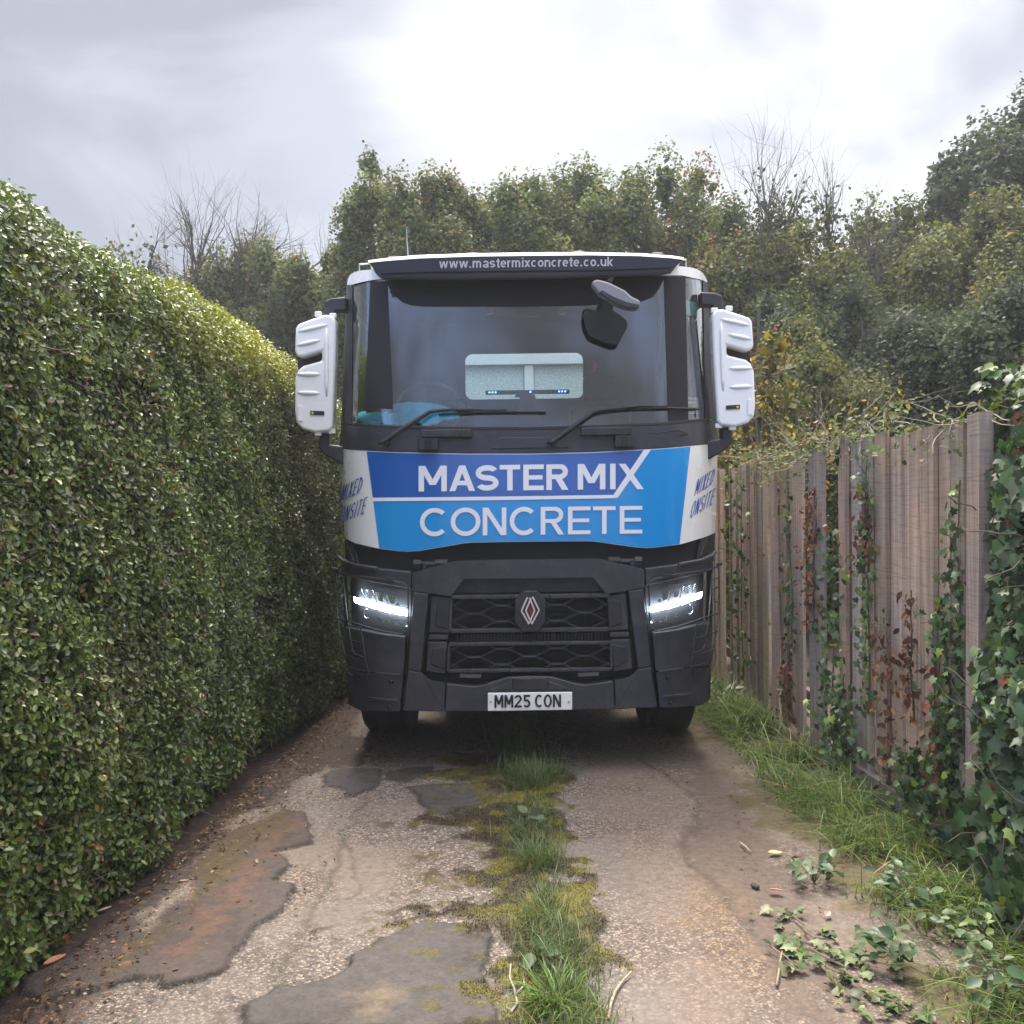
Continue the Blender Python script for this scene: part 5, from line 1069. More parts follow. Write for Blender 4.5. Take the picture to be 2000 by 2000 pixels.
# pillars beside the grille
mb = MB(); beam(mb, [(808, 1156), (838, 1159)], [(797, 1308), (823, 1312)], 4, .012, .08, 6); beam(mb, [(797, 1308.5), (823, 1312.5)], [(788, 1388), (868, 1389.5)], 5, .012, .08, 3)
mb.add([S(823, 1312.5, bump, .012), S(868, 1389.5, bump, .012), S(869, 1332, bump, .012), S(840, 1326, bump, .012)], [(0, 1, 2, 3)])
pair(mb, 'bumper_pillar', m_plast, bp, bevel=.008, seg=3, recalc=True, angle=40)
# side vents
for s_ in (0, 1):
    mb = MB()
    for (t, b_) in (([(842, 1164), (879, 1167)], [(838, 1236), (876, 1237)]), ([(837, 1240), (876, 1240)], [(836, 1250), (875, 1250)]), ([(836, 1254), (874, 1254)], [(832, 1312), (869, 1317)])):
        beam(mb, t, b_, 3, -.008, .05, 2)
    vo = (mb if not s_ else mb.mirror()).build('side_vent', m_plast, bp, bevel=.006, recalc=True)
    mb = MB(); beam(mb, [(854, 1180), (878, 1172)], [(850, 1222), (876, 1230)], 3, .004, .03, 2); (mb if not s_ else mb.mirror()).build('vent_cover', m_plast2, vo, bevel=.006, recalc=True); mb = MB(); beam(mb, [(844, 1268), (873, 1262)], [(842, 1298), (870, 1308)], 3, .004, .03, 2)
    (mb if not s_ else mb.mirror()).build('vent_cover', m_plast2, vo, bevel=.006, recalc=True)
# lower lip and bottom
LT = [(872, 1334), (926, 1340), (945, 1337), (992, 1322), (cx_(1320), 1320)]
mb = MB(); beam(mb, LT, [(869, 1389.5), (cx_(1388.5), 1388.5)], 20, .012, .08, 4); rs = mb.mirror(); mb.join(rs); mb.build('bumper_lip', m_plast, bp, bevel=.008, seg=3, recalc=True, weld=.004, angle=40)
mb = MB(); beam(mb, [(1001, 1324), (cx_(1323), 1323)], [(1001, 1347), (cx_(1346), 1346)], 3, .02, .03, 2); rs = mb.mirror(); mb.join(rs); mb.build('tow_cover', m_plast2, bp, bevel=.005, recalc=True, weld=.004)
mb = MB(); beam(mb, [(960, 1345), (999, 1330)], [(957, 1350), (999, 1347)], 3, .017, .02, 2); pair(mb, 'tow_shoulder', m_plast, bp, bevel=.004, recalc=True)
# black backing behind grille
mb = MB(); loft(mb, [(800, 1120), (1035, 1118), (1275, 1112)], [(790, 1387), (1035, 1386), (1285, 1380)], lambda x, z: bump(x, z) + .12, 20, 4, 0); mb.build('grille_backing', m_void, bp, smooth=True)
# grille: two honeycomb fields, slats between
def hexfield(mb, x0, x1, y0, y1, ox, oy, w=3.2, off=-.012):
    px_, py_ = 54.0, 31.0
    def seg(a, b):
        a = np.array(a, float); b = np.array(b, float); t0, t1 = 0.0, 1.0; d = b - a
        for k, (lo, hi) in enumerate(((x0, x1), (y0, y1))):
            if abs(d[k]) < 1e-9:
                if a[k] < lo or a[k] > hi: return
            else:
                u0, u1 = (lo - a[k]) / d[k], (hi - a[k]) / d[k]
                t0, t1 = max(t0, min(u0, u1)), min(t1, max(u0, u1))
        if t1 - t0 < .04: return
        p, q = a + d * t0, a + d * t1; rr_ = -(np.array([p[0], q[0]]) - 1035) * TILT
        bar(mb, (p[0], p[1] + rr_[0]), (q[0], q[1] + rr_[1]), w, bump, off, .03)
    for i in range(-5, 6):
        for j in range(-3, 4):
            cx = ox + i * px_; cy = oy + j * py_ + (py_ / 2 if i % 2 else 0)
            seg((cx - 11.5, cy), (cx + 11.5, cy))
            for sx in (1, -1):
                for sy in (1, -1): seg((cx + sx * 11.5, cy), (cx + sx * 42.5, cy + sy * 15.5))
    return mb
def frame(mb, x0, x1, y0, y1, w, off, tilt=True):
    f = lambda x, y: (x, y - (x - 1035) * TILT)
    n = 8
    bar(mb, f(x0, y0), f(x1, y0), w, bump, off, .05, n); bar(mb, f(x0, y1), f(x1, y1), w, bump, off, .05, n)
    bar(mb, f(x0, y0), f(x0 - 2, y1), w * .8, bump, off - .002, .05); bar(mb, f(x1, y0), f(x1 + 2, y1), w * .8, bump, off - .002, .05)
mb = MB(); hexfield(mb, 884, 1186, 1170, 1227, 1034, 1198); mb.build('grille_mesh', m_mesh, bp); mb = MB(); hexfield(mb, 880, 1191, 1262, 1305, 1034, 1283)
gm = mb.build('grille_mesh', m_mesh, bp)
mb = MB(); frame(mb, 881, 1190, 1165, 1231, 8, .004); mb.build('grille_frame', m_plast, bp, bevel=.004, recalc=True); mb = MB(); frame(mb, 877, 1193, 1257, 1309, 7, .004); mb.build('grille_frame', m_plast, bp, bevel=.004, recalc=True)
mb = MB()
for x in np.arange(893, 1180, 6.6): bar(mb, (x, 1239 - (x - 1035) * TILT), (x, 1253 - (x - 1035) * TILT), 2.4, bump, -.02, .03)
mb.build('grille_slats', m_plast2, gm)
mb = MB()
for x in np.arange(884, 1190, 5.2):
    bar(mb, (x, 1168), (x, 1232), 1.2, bump, -.06, .01); bar(mb, (x, 1260), (x, 1308), 1.2, bump, -.06, .01)
for y in (1180, 1190, 1200, 1210, 1220, 1270, 1280, 1290, 1300): bar(mb, (882, y), (1190, y - 3.6), 1.0, bump, -.062, .01, 4)
mb.build('radiator_fins', m_void, gm)
mb = MB(); loft(mb, [(897, 1318), (940, 1319)], [(897, 1326), (938, 1327)], bump, 3, 1, -.04, .02); pair(mb, 'tow_bar_end', mat('tan_metal', (.28, .25, .2), .6), bp, bevel=.004, recalc=True)
# diamond emblem
def dia(cx, cy, rx, ry): return [(cx, cy - ry), (cx + rx, cy), (cx, cy + ry), (cx - rx, cy)]
mb = MB(); hx = [(1022, 1153), (1049, 1152.5), (1066, 1172), (1066, 1212), (1052, 1233), (1020, 1233.5), (1005, 1213), (1005, 1172)]
mb.prism([S(x, y, bump, .03) for x, y in hx], .05); em = mb.build('emblem_plate', m_plast2, bp, bevel=.008, seg=3, recalc=True)
mb = MB()
def vee(pts, w):
    for p_, q_ in zip(pts[:-1], pts[1:]): bar(mb, p_, q_, w, bump, .046, .014)
# two interlocking open diamonds
vee([(1030, 1165), (1018.5, 1191), (1033, 1217)], 3.4); vee([(1026.5, 1190), (1037, 1214)], 3.2); vee([(1026.8, 1191), (1037, 1166)], 3.2)
vee([(1040, 1164), (1052.5, 1190), (1038, 1217)], 3.4); vee([(1044, 1190), (1034, 1214)], 3.2); vee([(1044, 1191), (1034, 1166)], 3.2)
mb.build('diamond_emblem', m_chrome, em)
mb = MB(); mb.prism([S(x, y, bump, .036) for x, y in dia(1035.5, 1191, 4.5, 11)], .008); mb.build('emblem_centre', m_red, em, recalc=True)
# number plate
mb = MB(); mb.prism([S(x, y, bump, .024) for x, y in ((953, 1352), (1117, 1350), (1117, 1385), (953, 1387.5))], .01); pl_ = mb.build('number_plate', m_plate, bp, bevel=.006, recalc=True)
mb = MB(); bx = []
x = 966.0
for ch, w_, gap in (('M', 17.5, 1.8), ('M', 17.5, 1.8), ('2', 14.5, 2.2), ('5', 14.5, 8.5), ('C', 15.5, 2), ('O', 15.5, 2), ('N', 16, 0)):
    bx.append((ch, x, x + w_)); x += w_ + gap
letters(mb, row(bx, 1356, 1380.5, 966, 4.0), bump, .0275, 1); mb.build('registration', m_blk, pl_)
mb = MB()
for x_ in (959, 1110.5): q = S(x_, 1369, bump, .026); mb.lathe([(-.003, .0005), (-.003, .006), (.004, .007)], q, 12, 'y')
mb.build('plate_screw', m_steel, pl_, recalc=True)

# ---- bumper corners with headlights and wire guards
for s_ in (0, 1):
    f_ = (lambda m: m) if not s_ else (lambda m: m.mirror())
    mb = MB(); loft(mb, [(667, 1123), (690, 1129), (745, 1141), (801, 1151)], [(676, 1238), (700, 1240), (745, 1248), (796, 1252)], bump, 16, 4, -.06, 0); bk = f_(mb).build('headlight_bowl', m_void, bp, smooth=True, recalc=True)
    mb = MB(); beam(mb, [(672, 1226), (690, 1228), (745, 1238), (792, 1243)], [(677, 1310), (700, 1312), (745, 1314), (788, 1318)], 14, .0, .07, 5)
    beam(mb, [(677, 1312), (700, 1314), (745, 1316), (787, 1320)], [(680, 1376), (700, 1388), (745, 1390), (781, 1390.5)], 14, -.004, .09, 4)
    co = f_(mb).build('bumper_corner', m_plast, bp, bevel=.007, seg=3, recalc=True, angle=40)
    mb = MB(); beam(mb, [(735, 1312), (784, 1316)], [(735, 1316), (784, 1320)], 4, .012, .02, 1); f_(mb).build('trim_strip', m_plast, co, bevel=.003, recalc=True); mb = MB(); beam(mb, [(722, 1361), (776, 1366)], [(722, 1366), (776, 1371)], 4, .012, .02, 1); f_(mb).build('trim_strip', m_plast, co, bevel=.003, recalc=True)
    mb = MB()
    for (x, y) in ((764, 1331), (761, 1381)):
        mb = MB(); mb.lathe([(-.008, .001), (-.008, .009), (.0, .014), (.02, .015)], S(x, y, bump, .004), 16, 'y')
        f_(mb).build('parking_sensor', m_black, co, smooth=True, recalc=True)
    hl = MB(); loft(hl, [(683, 1143), (720, 1145), (798, 1152)], [(688, 1214), (720, 1222), (797, 1232)], bump, 10, 3, -.004, .05); hd = f_(hl).build('headlight', m_lens, bp, smooth=True, recalc=True)
    mb = MB()
    for a_, b_ in (((685, 1166.5, 1177), (729, 1179, 1190)), ((732, 1180.5, 1191), (762, 1187, 1198)), ((765, 1188, 1199), (796, 1193.5, 1204))):
        loft(mb, [(a_[0], a_[1]), (b_[0], b_[1])], [(a_[0] + 2, a_[2]), (b_[0], b_[2])], bump, 4, 1, -.02, .015)
    f_(mb).build('led_strip', m_led, hd, recalc=True)
    mb = MB()
    for (x, y) in ((704, 1157), (728, 1162), (752, 1167)):
        loft(mb, [(x, y - 5), (x + 17, y - 2)], [(x + 6, y + 12), (x + 16, y + 14)], bump, 2, 1, -.026, .02)
        bar(mb, (x - 2, y - 8), (x + 6, y + 14), 1.6, bump, -.012, .01)
    loft(mb, [(772, 1180), (776, 1177)], [(771, 1182.5), (780, 1184)], bump, 1, 1, -.015, .01)
    for (x, y) in ((735, 1207), (752, 1211), (769, 1215), (784, 1217)): loft(mb, [(x, y), (x + 8, y + 1.5)], [(x + 1, y + 6), (x + 11, y + 8)], bump, 1, 1, -.02, .02)
    mb.tube([S(714 + 7 * math.cos(w), 1199 + 9 * math.sin(w), bump, -.015) for w in np.linspace(1.2, 4.6, 9)], .003)
    f_(mb).build('reflector', m_chrome, hd, recalc=True)
    g = MB(); r_ = .0048
    wire(g, [(668, 1117), (690, 1122), (755, 1130), (790, 1137), (799, 1145), (799, 1225)], r_, bump, .035)
    for (y0, y1, y2) in ((1136, 1141, 1150), (1154, 1160, 1170), (1181, 1187, 1197), (1206, 1212, 1224)):
        wire(g, [(667, y0 + 2), (680, y1)] if y0 < 1200 else [(669, y0 + 2), (690, y1), (745, 1230), (788, 1238), (794, 1232)], r_, bump, .035)
    wire(g, [(667, 1116), (666, 1150), (672, 1225), (690, 1312), (698, 1320)], r_, bump, .035)
    wire(g, [(681, 1128), (684, 1165), (690, 1218), (698, 1268), (703, 1276), (720, 1284)], r_, bump, .035)
    wire(g, [(712, 1222), (722, 1290), (728, 1316)], r_, bump, .035)
    for a_, b_ in (((672, 1243), (714, 1254)), ((682, 1278), (720, 1288))): wire(g, [a_, b_], r_, bump, .035)
    wire(g, [(692, 1302), (726, 1310)], r_, bump, .035); wire(g, [(692, 1220), (711, 1225)], r_, bump, .04)
    loft(g, [(755, 1127), (772, 1129)], [(755, 1133), (772, 1136)], bump, 1, 1, .04, .03); loft(g, [(698, 1314), (720, 1318)], [(698, 1322), (720, 1326)], bump, 2, 1, .03, .03)
    loft(g, [(660, 1108), (672, 1110)], [(661, 1114), (673, 1117)], bump, 1, 1, .045, .03)
    f_(g).build('headlight_guard', m_plast2, bp, recalc=True)
# inner wing closing the corner's side
for s_ in (0, 1):
    mb = MB(); pts = [S(x, y, bump) for x, y in ((669, 1095), (668, 1122), (672, 1235), (677, 1312), (680, 1376))]
    vs = []
    for q in pts: vs += [(q[0], q[1], q[2]), (q[0] - .01, .62, q[2] + .02)]
    mb.add(vs, [(2 * i, 2 * i + 1, 2 * i + 3, 2 * i + 2) for i in range(4)])
    mb.box(-1.2, -.70, .62, .66, .35, 1.35)
    (mb if not s_ else mb.mirror()).build('wing', m_plast2, truck, recalc=True)

# ---- chassis, wheels, mixing body behind the cab
def wheel(x, y, w, r):
    t = MB(); t.lathe([(-w / 2 + .03, r * .55), (-w / 2, r * .72), (-w / 2 + .01, r * .92), (-w / 2 + .045, r), (w / 2 - .045, r), (w / 2 - .01, r * .92), (w / 2, r * .72), (w / 2 - .03, r * .55)], (x, y, r), 56, 'x')
    ty = t.build('wheel', m_tyre, truck, smooth=True, recalc=True)
    g = MB()
    for k in range(5): g.lathe([(-w / 2 + .05 + k * (w - .1) / 4 - .004, r - .02), (-w / 2 + .05 + k * (w - .1) / 4 - .004, r + .004), (-w / 2 + .05 + k * (w - .1) / 4 + .02, r + .004), (-w / 2 + .05 + k * (w - .1) / 4 + .02, r - .02)], (x, y, r), 56, 'x')
    g.build('tread', m_tyre, ty, recalc=True)
    h = MB(); h.lathe([(-.13, .001), (-.13, .13), (-.06, .16), (-.05, r * .52), (-.12, r * .58), (.12, r * .58), (.05, r * .5), (.05, .001)], (x, y, r), 32, 'x'); h.build('rim', m_steel, ty, smooth=True, recalc=True)
for sx in (-1, 1):
    wheel(sx * 1.00, 1.18, .37, .51)
    for yy in (5.2, 6.55):
        wheel(sx * .96, yy, .58, .51)
mb = MB()
for sx in (-1, 1): mb.box(sx * .42 - .05, sx * .42 + .05, .3, 8.2, .72, 1.0)
mb.box(-.95, .95, 1.1, 1.26, .42, .56)
for yy in (5.2, 6.55): mb.box(-.9, .9, yy - .08, yy + .08, .44, .6)
mb.box(-.72, .72, .45, 2.3, .50, .62); mb.box(-1.2, 1.2, 2.32, 2.36, .22, 1.1); mb.box(-.5, .5, .35, .5, .64, .95); mb.box(-.42, .42, 1.9, 2.5, .6, 1.2)  # undertray and full-width plate added to keep light from under the cab
mb.build('chassis_with_shade_plates', m_void, truck)
mb = MB(); mb.box(.84, 1.02, .40, .46, .47, .53); pair(mb, 'under_bracket', mat('dull_brown_metal', (.12, .10, .085), .8), truck)
mb = MB(); mb.box(-1.2, 1.2, 3.22, 3.28, 1.05, 3.05); mb.box(-1.2, 1.2, 3.29, 8.6, 1.3, 3.0)
by = mb.build('mixing_body', m_white, truck, bevel=.02)
q0, q1 = TP(1033 - 9, 715, 3.15), TP(1033 + 9, 715, 3.15)
mb = MB(); zq = TP(1033, 712, 3.15)[2]; mb.box(q0[0], q1[0], 3.16, 3.215, 1.1, zq - .002); mb.box(-1.15, 1.15, 3.14, 3.214, zq, zq + .12); mb.build('body_frame', m_white, by, bevel=.006)
mb = MB(); mb.box(-1.1, q0[0] - .01, 3.20, 3.218, 1.2, zq - .01); mb.build('body_panel', mat('damp_galvanised', (.58, .62, .60), .5, var=.35, vscale=60), by); mb = MB(); mb.box(q1[0] + .01, 1.1, 3.20, 3.218, 1.2, zq - .01); mb.build('body_panel', MATS['damp_galvanised'], by)

# ---- loose things on the dashboard
cl = MB(); nx, ny = 40, 16
c_tl = [(700, 806), (740, 796), (775, 788), (800, 785), (840, 786), (870, 793), (890, 802)]
c_bl = [(696, 822), (740, 827), (790, 829), (840, 826), (880, 818), (897, 812)]
ta, ba = resample(c_tl, nx + 1), resample(c_bl, nx + 1); vs = []
for j in range(ny + 1):
    for i in range(nx + 1):
        w = j / ny; q = ta[i] * (1 - w) + ba[i] * w; yy = .66 * (1 - w) + .36 * w + .18 * max(0, (740 - q[0]) / 45) ** 2 * .5
        p_ = TP(q[0], q[1], yy) + np.array([0, 0, .008 * math.sin(i * 1.3 + j * .9) * (1 if w > .3 else .2) + .012 * math.sin(j * 1.7 - i * .55) * (w > .5)])
        vs.append(p_ + ORG)
k = nx + 1; cl.add(vs, [(j * k + i, (j + 1) * k + i, (j + 1) * k + i + 1, j * k + i + 1) for j in range(ny) for i in range(nx)])
co = cl.build('cloth', m_cloth, None, smooth=True); md = co.modifiers.new('thick', 'SOLIDIFY'); md.thickness = .012
tag(co, 'turquoise cloth spread over the dashboard behind the windscreen', 'cloth')
lbp = P(1030, 766, 6.55); lb = empty('light_bar', lbp, 'slim black light bar with blue lamps standing behind the windscreen', 'light bar')
mb = MB(); d0, d1 = TP(948, 763, .55), TP(1112, 771, .55); mb.box(d0[0] + ORG[0] - lbp[0], d1[0] + ORG[0] - lbp[0], -.02, .02, -.013, .013); hs = mb.build('housing', m_trimd, lb, bevel=.005)
mb = MB(); mb.box(-.02, .02, -.01, .01, -.12, -.012); mb.build('stand', m_trimd, lb)
for cxp in (962, 1030, 1098):
    mb = MB()
    for dx in (-6, 0, 6): q = P(cxp + dx, 766, 6.53) - lbp; mb.lathe([(0, .0005), (0, .0055), (.008, .006)], (q[0], -.026, 0), 10, 'y')
    mb.build('lamp', m_ledb, lb, recalc=True)
# ------------------------------------------------------------------ grass, weeds and litter
m_grass = leaf_mat('grass_blade', 0.5, 0.35, 0.30)
r = np.random.default_rng(301)
GC = [(.095, .155, .035), (.13, .195, .045), (.065, .115, .032), (.21, .24, .08), (.30, .26, .14)]
n = 21000; Yv = r.uniform(2.9, 9.4, n); w_ = fence_x(Yv) - .03 - r.beta(1.0, 2.1, n) * np.interp(Yv, [2.9, 4.5, 6.5, 9], [.78, .64, .46, .36])
cl_ = fbm(w_ * 3, Yv * 3, 303); ok = (cl_ > .455 + r.normal(size=n) * .05); root = np.c_[w_, Yv, np.zeros(n)][ok]; n = len(root)
ang = r.uniform(0, 2 * math.pi, n); ln = np.c_[np.cos(ang) - .5, np.sin(ang) - .3]; ln /= np.linalg.norm(ln, axis=1, keepdims=True)
tag(blades('verge_grass', root, (r.gamma(4, .055, n) * np.interp(root[:, 1], [3, 5, 6.5], [.50, .65, .95])).clip(.04, .5), r.uniform(.0035, .0075, n), ln, r.uniform(.5, 1.7, n), pal(r, n, GC, [34, 26, 24, 12, 6], .25), m_grass), kind='stuff')
n = 14500; Yv = r.uniform(2.9, 7.0, n); xc_ = np.interp(Yv, [3.2, 4.5, 6.5], [.155, .085, .03]); x = xc_ + r.normal(size=n) * np.interp(Yv, [3, 5, 6.6], [.075, .065, .09]); ok = fbm(x * 4, Yv * 2.2, 305) > .34 + r.normal(size=n) * .07; root = np.c_[x, Yv, np.zeros(n) + .004][ok]; n = len(root)
ang = r.uniform(0, 2 * math.pi, n); ln = np.c_[np.cos(ang), np.sin(ang)]
tag(blades('strip_grass', root, r.gamma(3, .021, n).clip(.02, .22), r.uniform(.002, .0042, n), ln, r.uniform(.2, 1.2, n), pal(r, n, [(.075, .115, .035), (.10, .145, .05), (.06, .085, .03), (.20, .19, .10)], [30, 26, 24, 18], .25), m_grass), kind='stuff')
def tuft(name, label, cat, px, py, n, h, seed, cols, spread=.04, w=(.004, .008), bend=(.3, 1.0), group=None):
    q = np.random.default_rng(seed); o = G(px, py); root = np.c_[q.normal(size=(n, 2)) * spread, np.zeros(n)]; ang = np.arctan2(root[:, 1], root[:, 0]) + q.normal(size=n) * .5; ln = np.c_[np.cos(ang), np.sin(ang)]
    b_ = blades(name, root, q.uniform(.4, 1.0, n) * h, q.uniform(*w, n), ln, q.uniform(*bend, n), pal(q, n, cols, [1] * len(cols), .22), m_grass); b_.location = tuple(o); tag(b_, label, cat, group); return b_
TG = 'grass tufts on the middle strip'
tuft('grass_tuft', 'bright green wide bladed grass tuft nearest the camera', 'grass tuft', 1085, 1968, 150, .17, 311, [(.12, .20, .03), (.08, .15, .03)], .035, (.006, .010), (.4, 1.2), TG)
tuft('grass_tuft', 'tall dry grass tuft in the shade before the number plate', 'grass tuft', 1022, 1470, 90, .34, 312, [(.11, .11, .05), (.16, .15, .08)], .05, (.002, .004), (.1, .6), TG)
tuft('grass_tuft', 'sprawling grass tuft in the middle of the strip', 'grass tuft', 1050, 1690, 240, .16, 313, [(.09, .14, .05), (.07, .11, .035)], .05, (.003, .005), (.3, 1.0), TG)
tuft('grass_tuft', 'grey green grass tuft just before the truck shadow', 'grass tuft', 1050, 1530, 420, .20, 314, [(.08, .12, .05), (.10, .14, .07)], .09, (.002, .004), (.3, 1.0), TG)
tuft('grass_tuft', 'low grass tuft on the yellow moss below mid strip', 'grass tuft', 1065, 1790, 220, .14, 315, [(.09, .14, .04), (.12, .15, .06)], .05, (.003, .005), (.3, 1.1), TG)
def weed(label, px, py, n, h, ls, seed, cols, spread=.12, cat='weed', tm=LEAF_WEED, group='leafy weeds'):
    q = np.random.default_rng(seed); o = G(px, py); e_ = empty('weed_plant', o, label, cat, group); m_ = MB(); pos = []
    for i in range(max(3, n // 6)):
        a_ = q.uniform(0, 6.283); tip = np.array([math.cos(a_) * spread * q.uniform(.3, 1), math.sin(a_) * spread * q.uniform(.3, 1), h * q.uniform(.4, 1)]); m_.tube([(0, 0, 0), tip * np.array([.4, .4, .7]), tip], [.003, .0025, .0015], 5)
        for k in range(6): t_ = q.uniform(.5, 1.05); pos.append(tip * np.array([t_, t_, .4 + .6 * t_]) + q.normal(size=3) * .025)
    m_.build('stem', MATS['twig_bark'], e_); pos = np.array(pos); pos[:, 2] = pos[:, 2].clip(.008)
    leaves('foliage', tm, pos, norm(np.array([0, -.25, 1.0]) + q.normal(size=(len(pos), 3)) * .35), q.uniform(*ls, len(pos)), pal(q, len(pos), cols, [1] * len(cols), .2), m_ivy, e_, q, along=pos * np.array([1, 1, .1]) + q.normal(size=pos.shape) * .05)
BC = [(.055, .10, .045), (.075, .12, .055), (.09, .14, .06)]
weed('low bramble leaves beside the track, by the orange leaf', 1590, 1725, 36, .12, (.035, .065), 321, BC, .14)
weed('bramble leaves against the ivy foot', 1790, 1770, 40, .16, (.035, .07), 322, BC, .16)
weed('broad leaved weed in the near verge grass', 1760, 1890, 36, .14, (.035, .07), 323, BC, .16)
weed('broad leaved weed at the bottom right corner', 1960, 1960, 40, .16, (.035, .075), 324, BC, .18)
weed('large leaved weed beside the fallen ivy cuttings', 1860, 1840, 30, .15, (.035, .065), 325, BC, .14)
weed('leafy weed in long grass at the fence plank foot', 1560, 1440, 40, .40, (.05, .09), 326, [(.06, .10, .03), (.08, .13, .04)], .14)
weed('dark leafy weed beside the front wheel and fence', 1400, 1395, 44, .30, (.05, .08), 327, [(.035, .055, .022), (.05, .075, .028)], .22)
weed('toothed leaf rosette at the near end of the middle strip', 1050, 1880, 18, .05, (.05, .08), 328, [(.10, .15, .07), (.08, .13, .05)], .07)
weed('small leaf rosette beside the grass halfway along the strip', 1022, 1622, 18, .04, (.05, .08), 329, [(.08, .13, .06), (.06, .10, .05)], .07)
weed('small weed with one crimson leaf under the hedge', 262, 1690, 24, .10, (.04, .07), 330, [(.04, .075, .03), (.05, .09, .03)], .10)
weed('light green seedlings along the near edge of the ivy', 1930, 1870, 30, .14, (.03, .06), 331, [(.10, .15, .04), (.08, .12, .04)], .14)
# fallen ivy cuttings on the right of the track
def cutting(label, a, b_, seed, n):
    q = np.random.default_rng(seed); p0, p1 = G(*a), G(*b_); o = p0; e_ = empty('ivy_cutting', o, label, 'ivy cutting', 'fallen ivy cuttings'); pts = []
    for t_ in np.linspace(0, 1, 9): pts.append((p1 - p0) * t_ + np.array([q.normal() * .02, q.normal() * .02, .012 + .012 * q.uniform()]))
    m_ = MB(); m_.tube(pts, [.0045] * 5 + [.004, .0035, .003, .002], 5); m_.build('stem', mat('green_stem', (.14, .13, .07), .7), e_)
    pts = np.array(pts); i = q.integers(0, 9, n); pos = pts[i] + q.normal(size=(n, 3)) * np.array([.07, .06, .0]); pos[:, 2] = q.uniform(.006, .03, n)
    leaves('foliage', LEAF_IVY, pos, norm(np.array([0, 0, 1.0]) + q.normal(size=(n, 3)) * .3), q.uniform(.025, .062, n), pal(q, n, [(.09, .14, .05), (.15, .19, .08), (.20, .22, .11), (.06, .09, .04)], [3, 3, 2, 2], .2), m_ivy, e_, q)
cutting('ivy cutting lying across the track edge, leafiest one', (1545, 1835), (1700, 1950), 341, 26); cutting('ivy cutting with pale leaves lying nearest the camera', (1690, 1945), (1800, 2005), 342, 30); cutting('thin ivy cutting nearest the middle of the right track', (1520, 1855), (1660, 1925), 343, 14); cutting('ivy cutting against the grass edge of the track', (1540, 1785), (1600, 1850), 344, 14); cutting('ivy cutting lying over the grass before the corner', (1620, 1880), (1740, 1880), 345, 16)
# single leaves, stones and sticks
def one_leaf(label, px, py, size, c, seed, rot=0, curl=.25):
    q = np.random.default_rng(seed); mb_ = MB(); nu, nv = 10, 4; vs = []
    for i in range(nu + 1):
        u = i / nu; wd = .30 * math.sin(math.pi * min(1, u * .96 + .03)) ** .8 * (1 - .25 * u)
        for k in range(-nv, nv + 1):
            t_ = k / nv; th = t_ * curl * 2.2; rr_ = wd / max(.2, curl * 2.2); vs.append((size * (u - .5 + .03 * q.normal() * abs(t_)), size * (rr_ * math.sin(th)), size * (rr_ * (1 - math.cos(th)) + curl * .5 * (u - .5) ** 2) + .003))
    m_n = 2 * nv + 1; mb_.add(vs, [(i * m_n + k, (i + 1) * m_n + k, (i + 1) * m_n + k + 1, i * m_n + k + 1) for i in range(nu) for k in range(m_n - 1)])
    o_ = mb_.build('fallen_leaf', mat('fallen_leaf', c, .7, var=.25, vscale=50), None, True)
    o_.location = tuple(G(px, py) + np.array([0, 0, .016])); o_.rotation_euler = (q.normal() * .15, q.normal() * .15, rot); md = o_.modifiers.new('thick', 'SOLIDIFY'); md.thickness = .0015; tag(o_, label, 'leaf', 'fallen leaves'); return o_
one_leaf('large curled tan leaf under the hedge by the crimson leaf', 275, 1706, .12, (.33, .25, .19), 1, -.5, .7)
one_leaf('pale cream leaf on the soil below the hedge', 203, 1784, .06, (.50, .44, .30), 2, .3, .1)
one_leaf('orange curled leaf at the left bottom under the hedge', 108, 1886, .085, (.42, .20, .10), 3, 1.0, .5)
one_leaf('rust leaf standing behind the orange curled leaf', 128, 1842, .06, (.34, .12, .05), 4, 2.0, .5)
one_leaf('crimson leaf on the small weed under the hedge', 249, 1668, .06, (.33, .035, .045), 5, 1.5, .2)
one_leaf('pale tan leaf on the moss right of the track', 1514, 1672, .075, (.50, .40, .22), 6, .2, .1)
one_leaf('orange leaf at the bramble edge right of the track', 1516, 1747, .06, (.48, .20, .12), 7, -.3, .3)
one_leaf('brown leaf curled on the tarmac skin by the green stain', 362, 1730, .06, (.26, .17, .11), 8, .5, .4)
one_leaf('faded pink leaf among the grass by the cuttings', 1616, 1794, .05, (.45, .30, .24), 9, .9, .4)
one_leaf('yellow leaf lying by the curled tan leaf', 255, 1736, .04, (.32, .24, .05), 10, .9, .4)
def stone(label, px, py, s, c, seed):
    q = np.random.default_rng(seed); mb_ = MB(); n_a, n_b = 10, 7; vs = []
    for i in range(n_b):
        for k in range(n_a):
            th = math.pi * i / (n_b - 1); ph = 2 * math.pi * k / n_a; rr_ = 1 + .18 * math.sin(ph * 2 + seed) + q.normal() * .05; vs.append((s * rr_ * math.sin(th) * math.cos(ph), s * .7 * rr_ * math.sin(th) * math.sin(ph), s * .45 * rr_ * math.cos(th)))
    mb_.add(vs, [(i * n_a + k, (i + 1) * n_a + k, (i + 1) * n_a + (k + 1) % n_a, i * n_a + (k + 1) % n_a) for i in range(n_b - 1) for k in range(n_a)])
    o_ = mb_.build('stone', mat('stone_grey', c, .9, var=.3, vscale=60), None, True, recalc=True); o_.location = tuple(G(px, py) + np.array([0, 0, s * .3])); o_.rotation_euler = (0, 0, seed); tag(o_, label, 'stone', 'loose stones')
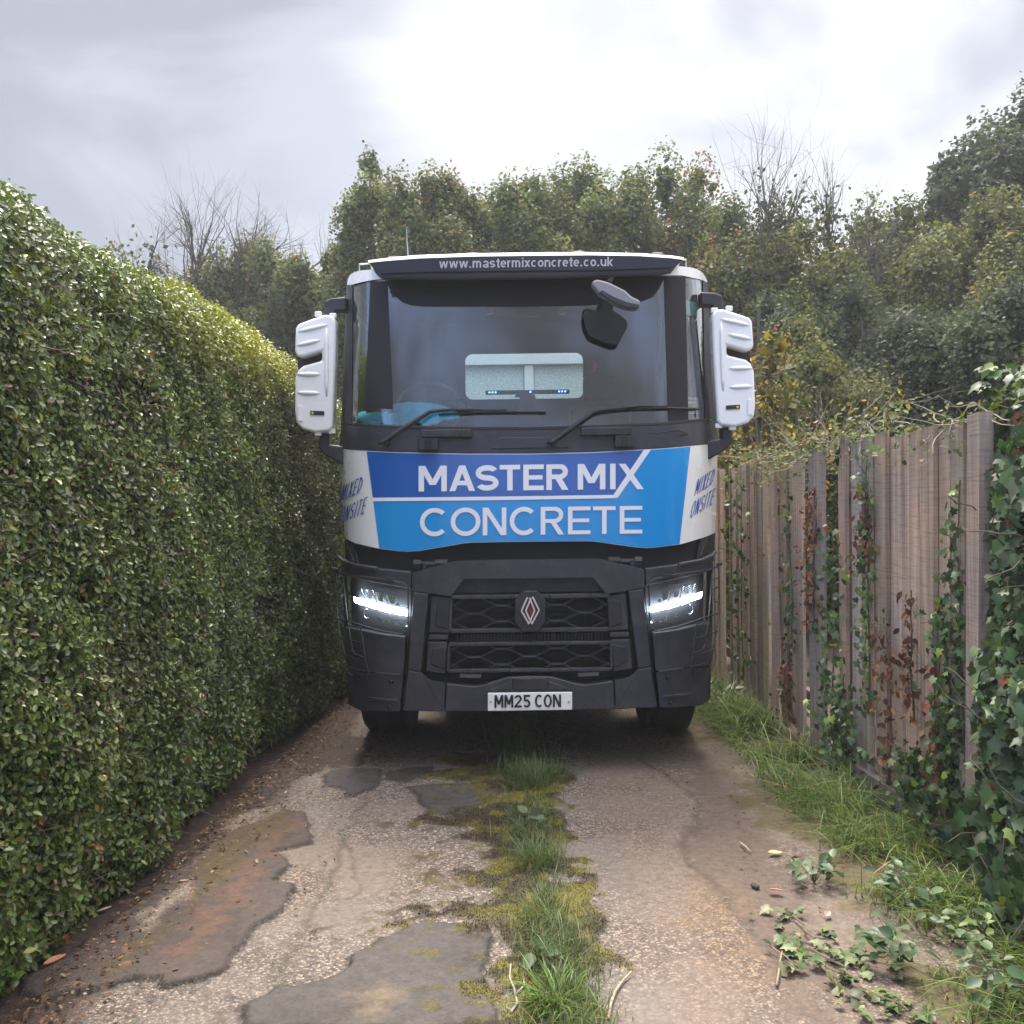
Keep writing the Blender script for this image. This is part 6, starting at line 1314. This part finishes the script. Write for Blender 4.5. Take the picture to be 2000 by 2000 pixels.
stone('flat grey stone beside the cream leaf', 240, 1792, .024, (.24, .20, .16), 1); stone('dark flat stone set in the right track', 1475, 1733, .024, (.075, .06, .052), 2); stone('small pink brick chip on the moss patch', 978, 1558, .018, (.30, .15, .11), 3); stone('pale pebble on the middle tarmac patch edge', 936, 1812, .010, (.5, .48, .42), 4); stone('white pebble at the right foot of the strip', 1136, 1780, .008, (.6, .57, .5), 5)
def stick(label, pts, rad, c):
    p = [G(x, y) + np.array([0, 0, .012]) for x, y in pts]; mb_ = MB(); q = np.random.default_rng(int(pts[0][0])); p = [v_ + q.normal(size=3) * np.array([.004, .004, .002]) for v_ in p]; mb_.tube(p, list(np.linspace(rad, rad * .6, len(p))), 6); o_ = mb_.build('stick', mat('dry_stick', c, .8, var=.2, vscale=30), None, True); tag(o_, label, 'stick', 'fallen sticks')
stick('long pale stick lying right of the grass strip', [(1187, 1995), (1194, 1965), (1206, 1945), (1216, 1925), (1229, 1908)], .006, (.36, .29, .22)); stick('short bent stick by the ivy cuttings', [(1520, 1932), (1518, 1905), (1523, 1880), (1526, 1865)], .005, (.28, .21, .15)); stick('small pale twig beside the right moss', [(1450, 1650), (1458, 1660), (1468, 1667)], .005, (.42, .35, .28)); stick('curved thin twig on the tarmac skin at left', [(304, 1912), (309, 1900), (316, 1888), (318, 1884)], .0025, (.40, .33, .26)); stick('grey dead weed stalk at the near left of the strip', [(995, 1985), (1010, 1965), (1006, 1940), (1000, 1915), (997, 1890)], .005, (.38, .33, .28)); stick('branch piece of the dead weed stalk', [(1008, 1950), (1020, 1930), (1024, 1918)], .004, (.40, .35, .30)); stick('twig across the brown earth right of the track', [(1500, 1855), (1530, 1872), (1555, 1890)], .003, (.22, .16, .12))
# leaf litter under the hedge and along the fence: too many to count
r = np.random.default_rng(351); n = 3800; Yv = r.uniform(3.0, 9, n); left = r.uniform(size=n) < .68; x = np.where(left, hedge_x(Yv) + .02 + r.exponential(.16, n).clip(0, .9), fence_x(Yv) - .06 - r.exponential(.25, n).clip(0, 1.0)); pos = np.c_[x, Yv, r.uniform(.012, .026, n)]
tag(leaves('leaf_litter', LEAF_OVAL, pos, norm(np.array([0, 0, 1.0]) + r.normal(size=(n, 3)) * .35), r.uniform(.010, .028, n), pal(r, n, [(.12, .065, .035), (.20, .12, .07), (.07, .04, .025), (.30, .22, .14)], [4, 3, 4, 1], .25), m_dead, None, r), kind='stuff')
# short moss fibres over the middle strip
r = np.random.default_rng(361); xm, ym, hm, wm, cm = MOSSV; ok = np.flatnonzero((wm > .55) & (ym < 7.2)); i = r.choice(ok, 42000); root = np.c_[xm[i] + r.uniform(-.008, .008, 42000), ym[i] + r.uniform(-.008, .008, 42000), hm[i] - .002]
ang = r.uniform(0, 6.283, 42000); tag(blades('moss', root, r.uniform(.005, .014, 42000), r.uniform(.002, .0045, 42000), np.c_[np.cos(ang), np.sin(ang)], r.uniform(.2, 1.2, 42000), np.clip(cm[i] * r.uniform(.7, 1.7, (42000, 1)), .004, 1), m_grass), kind='stuff')
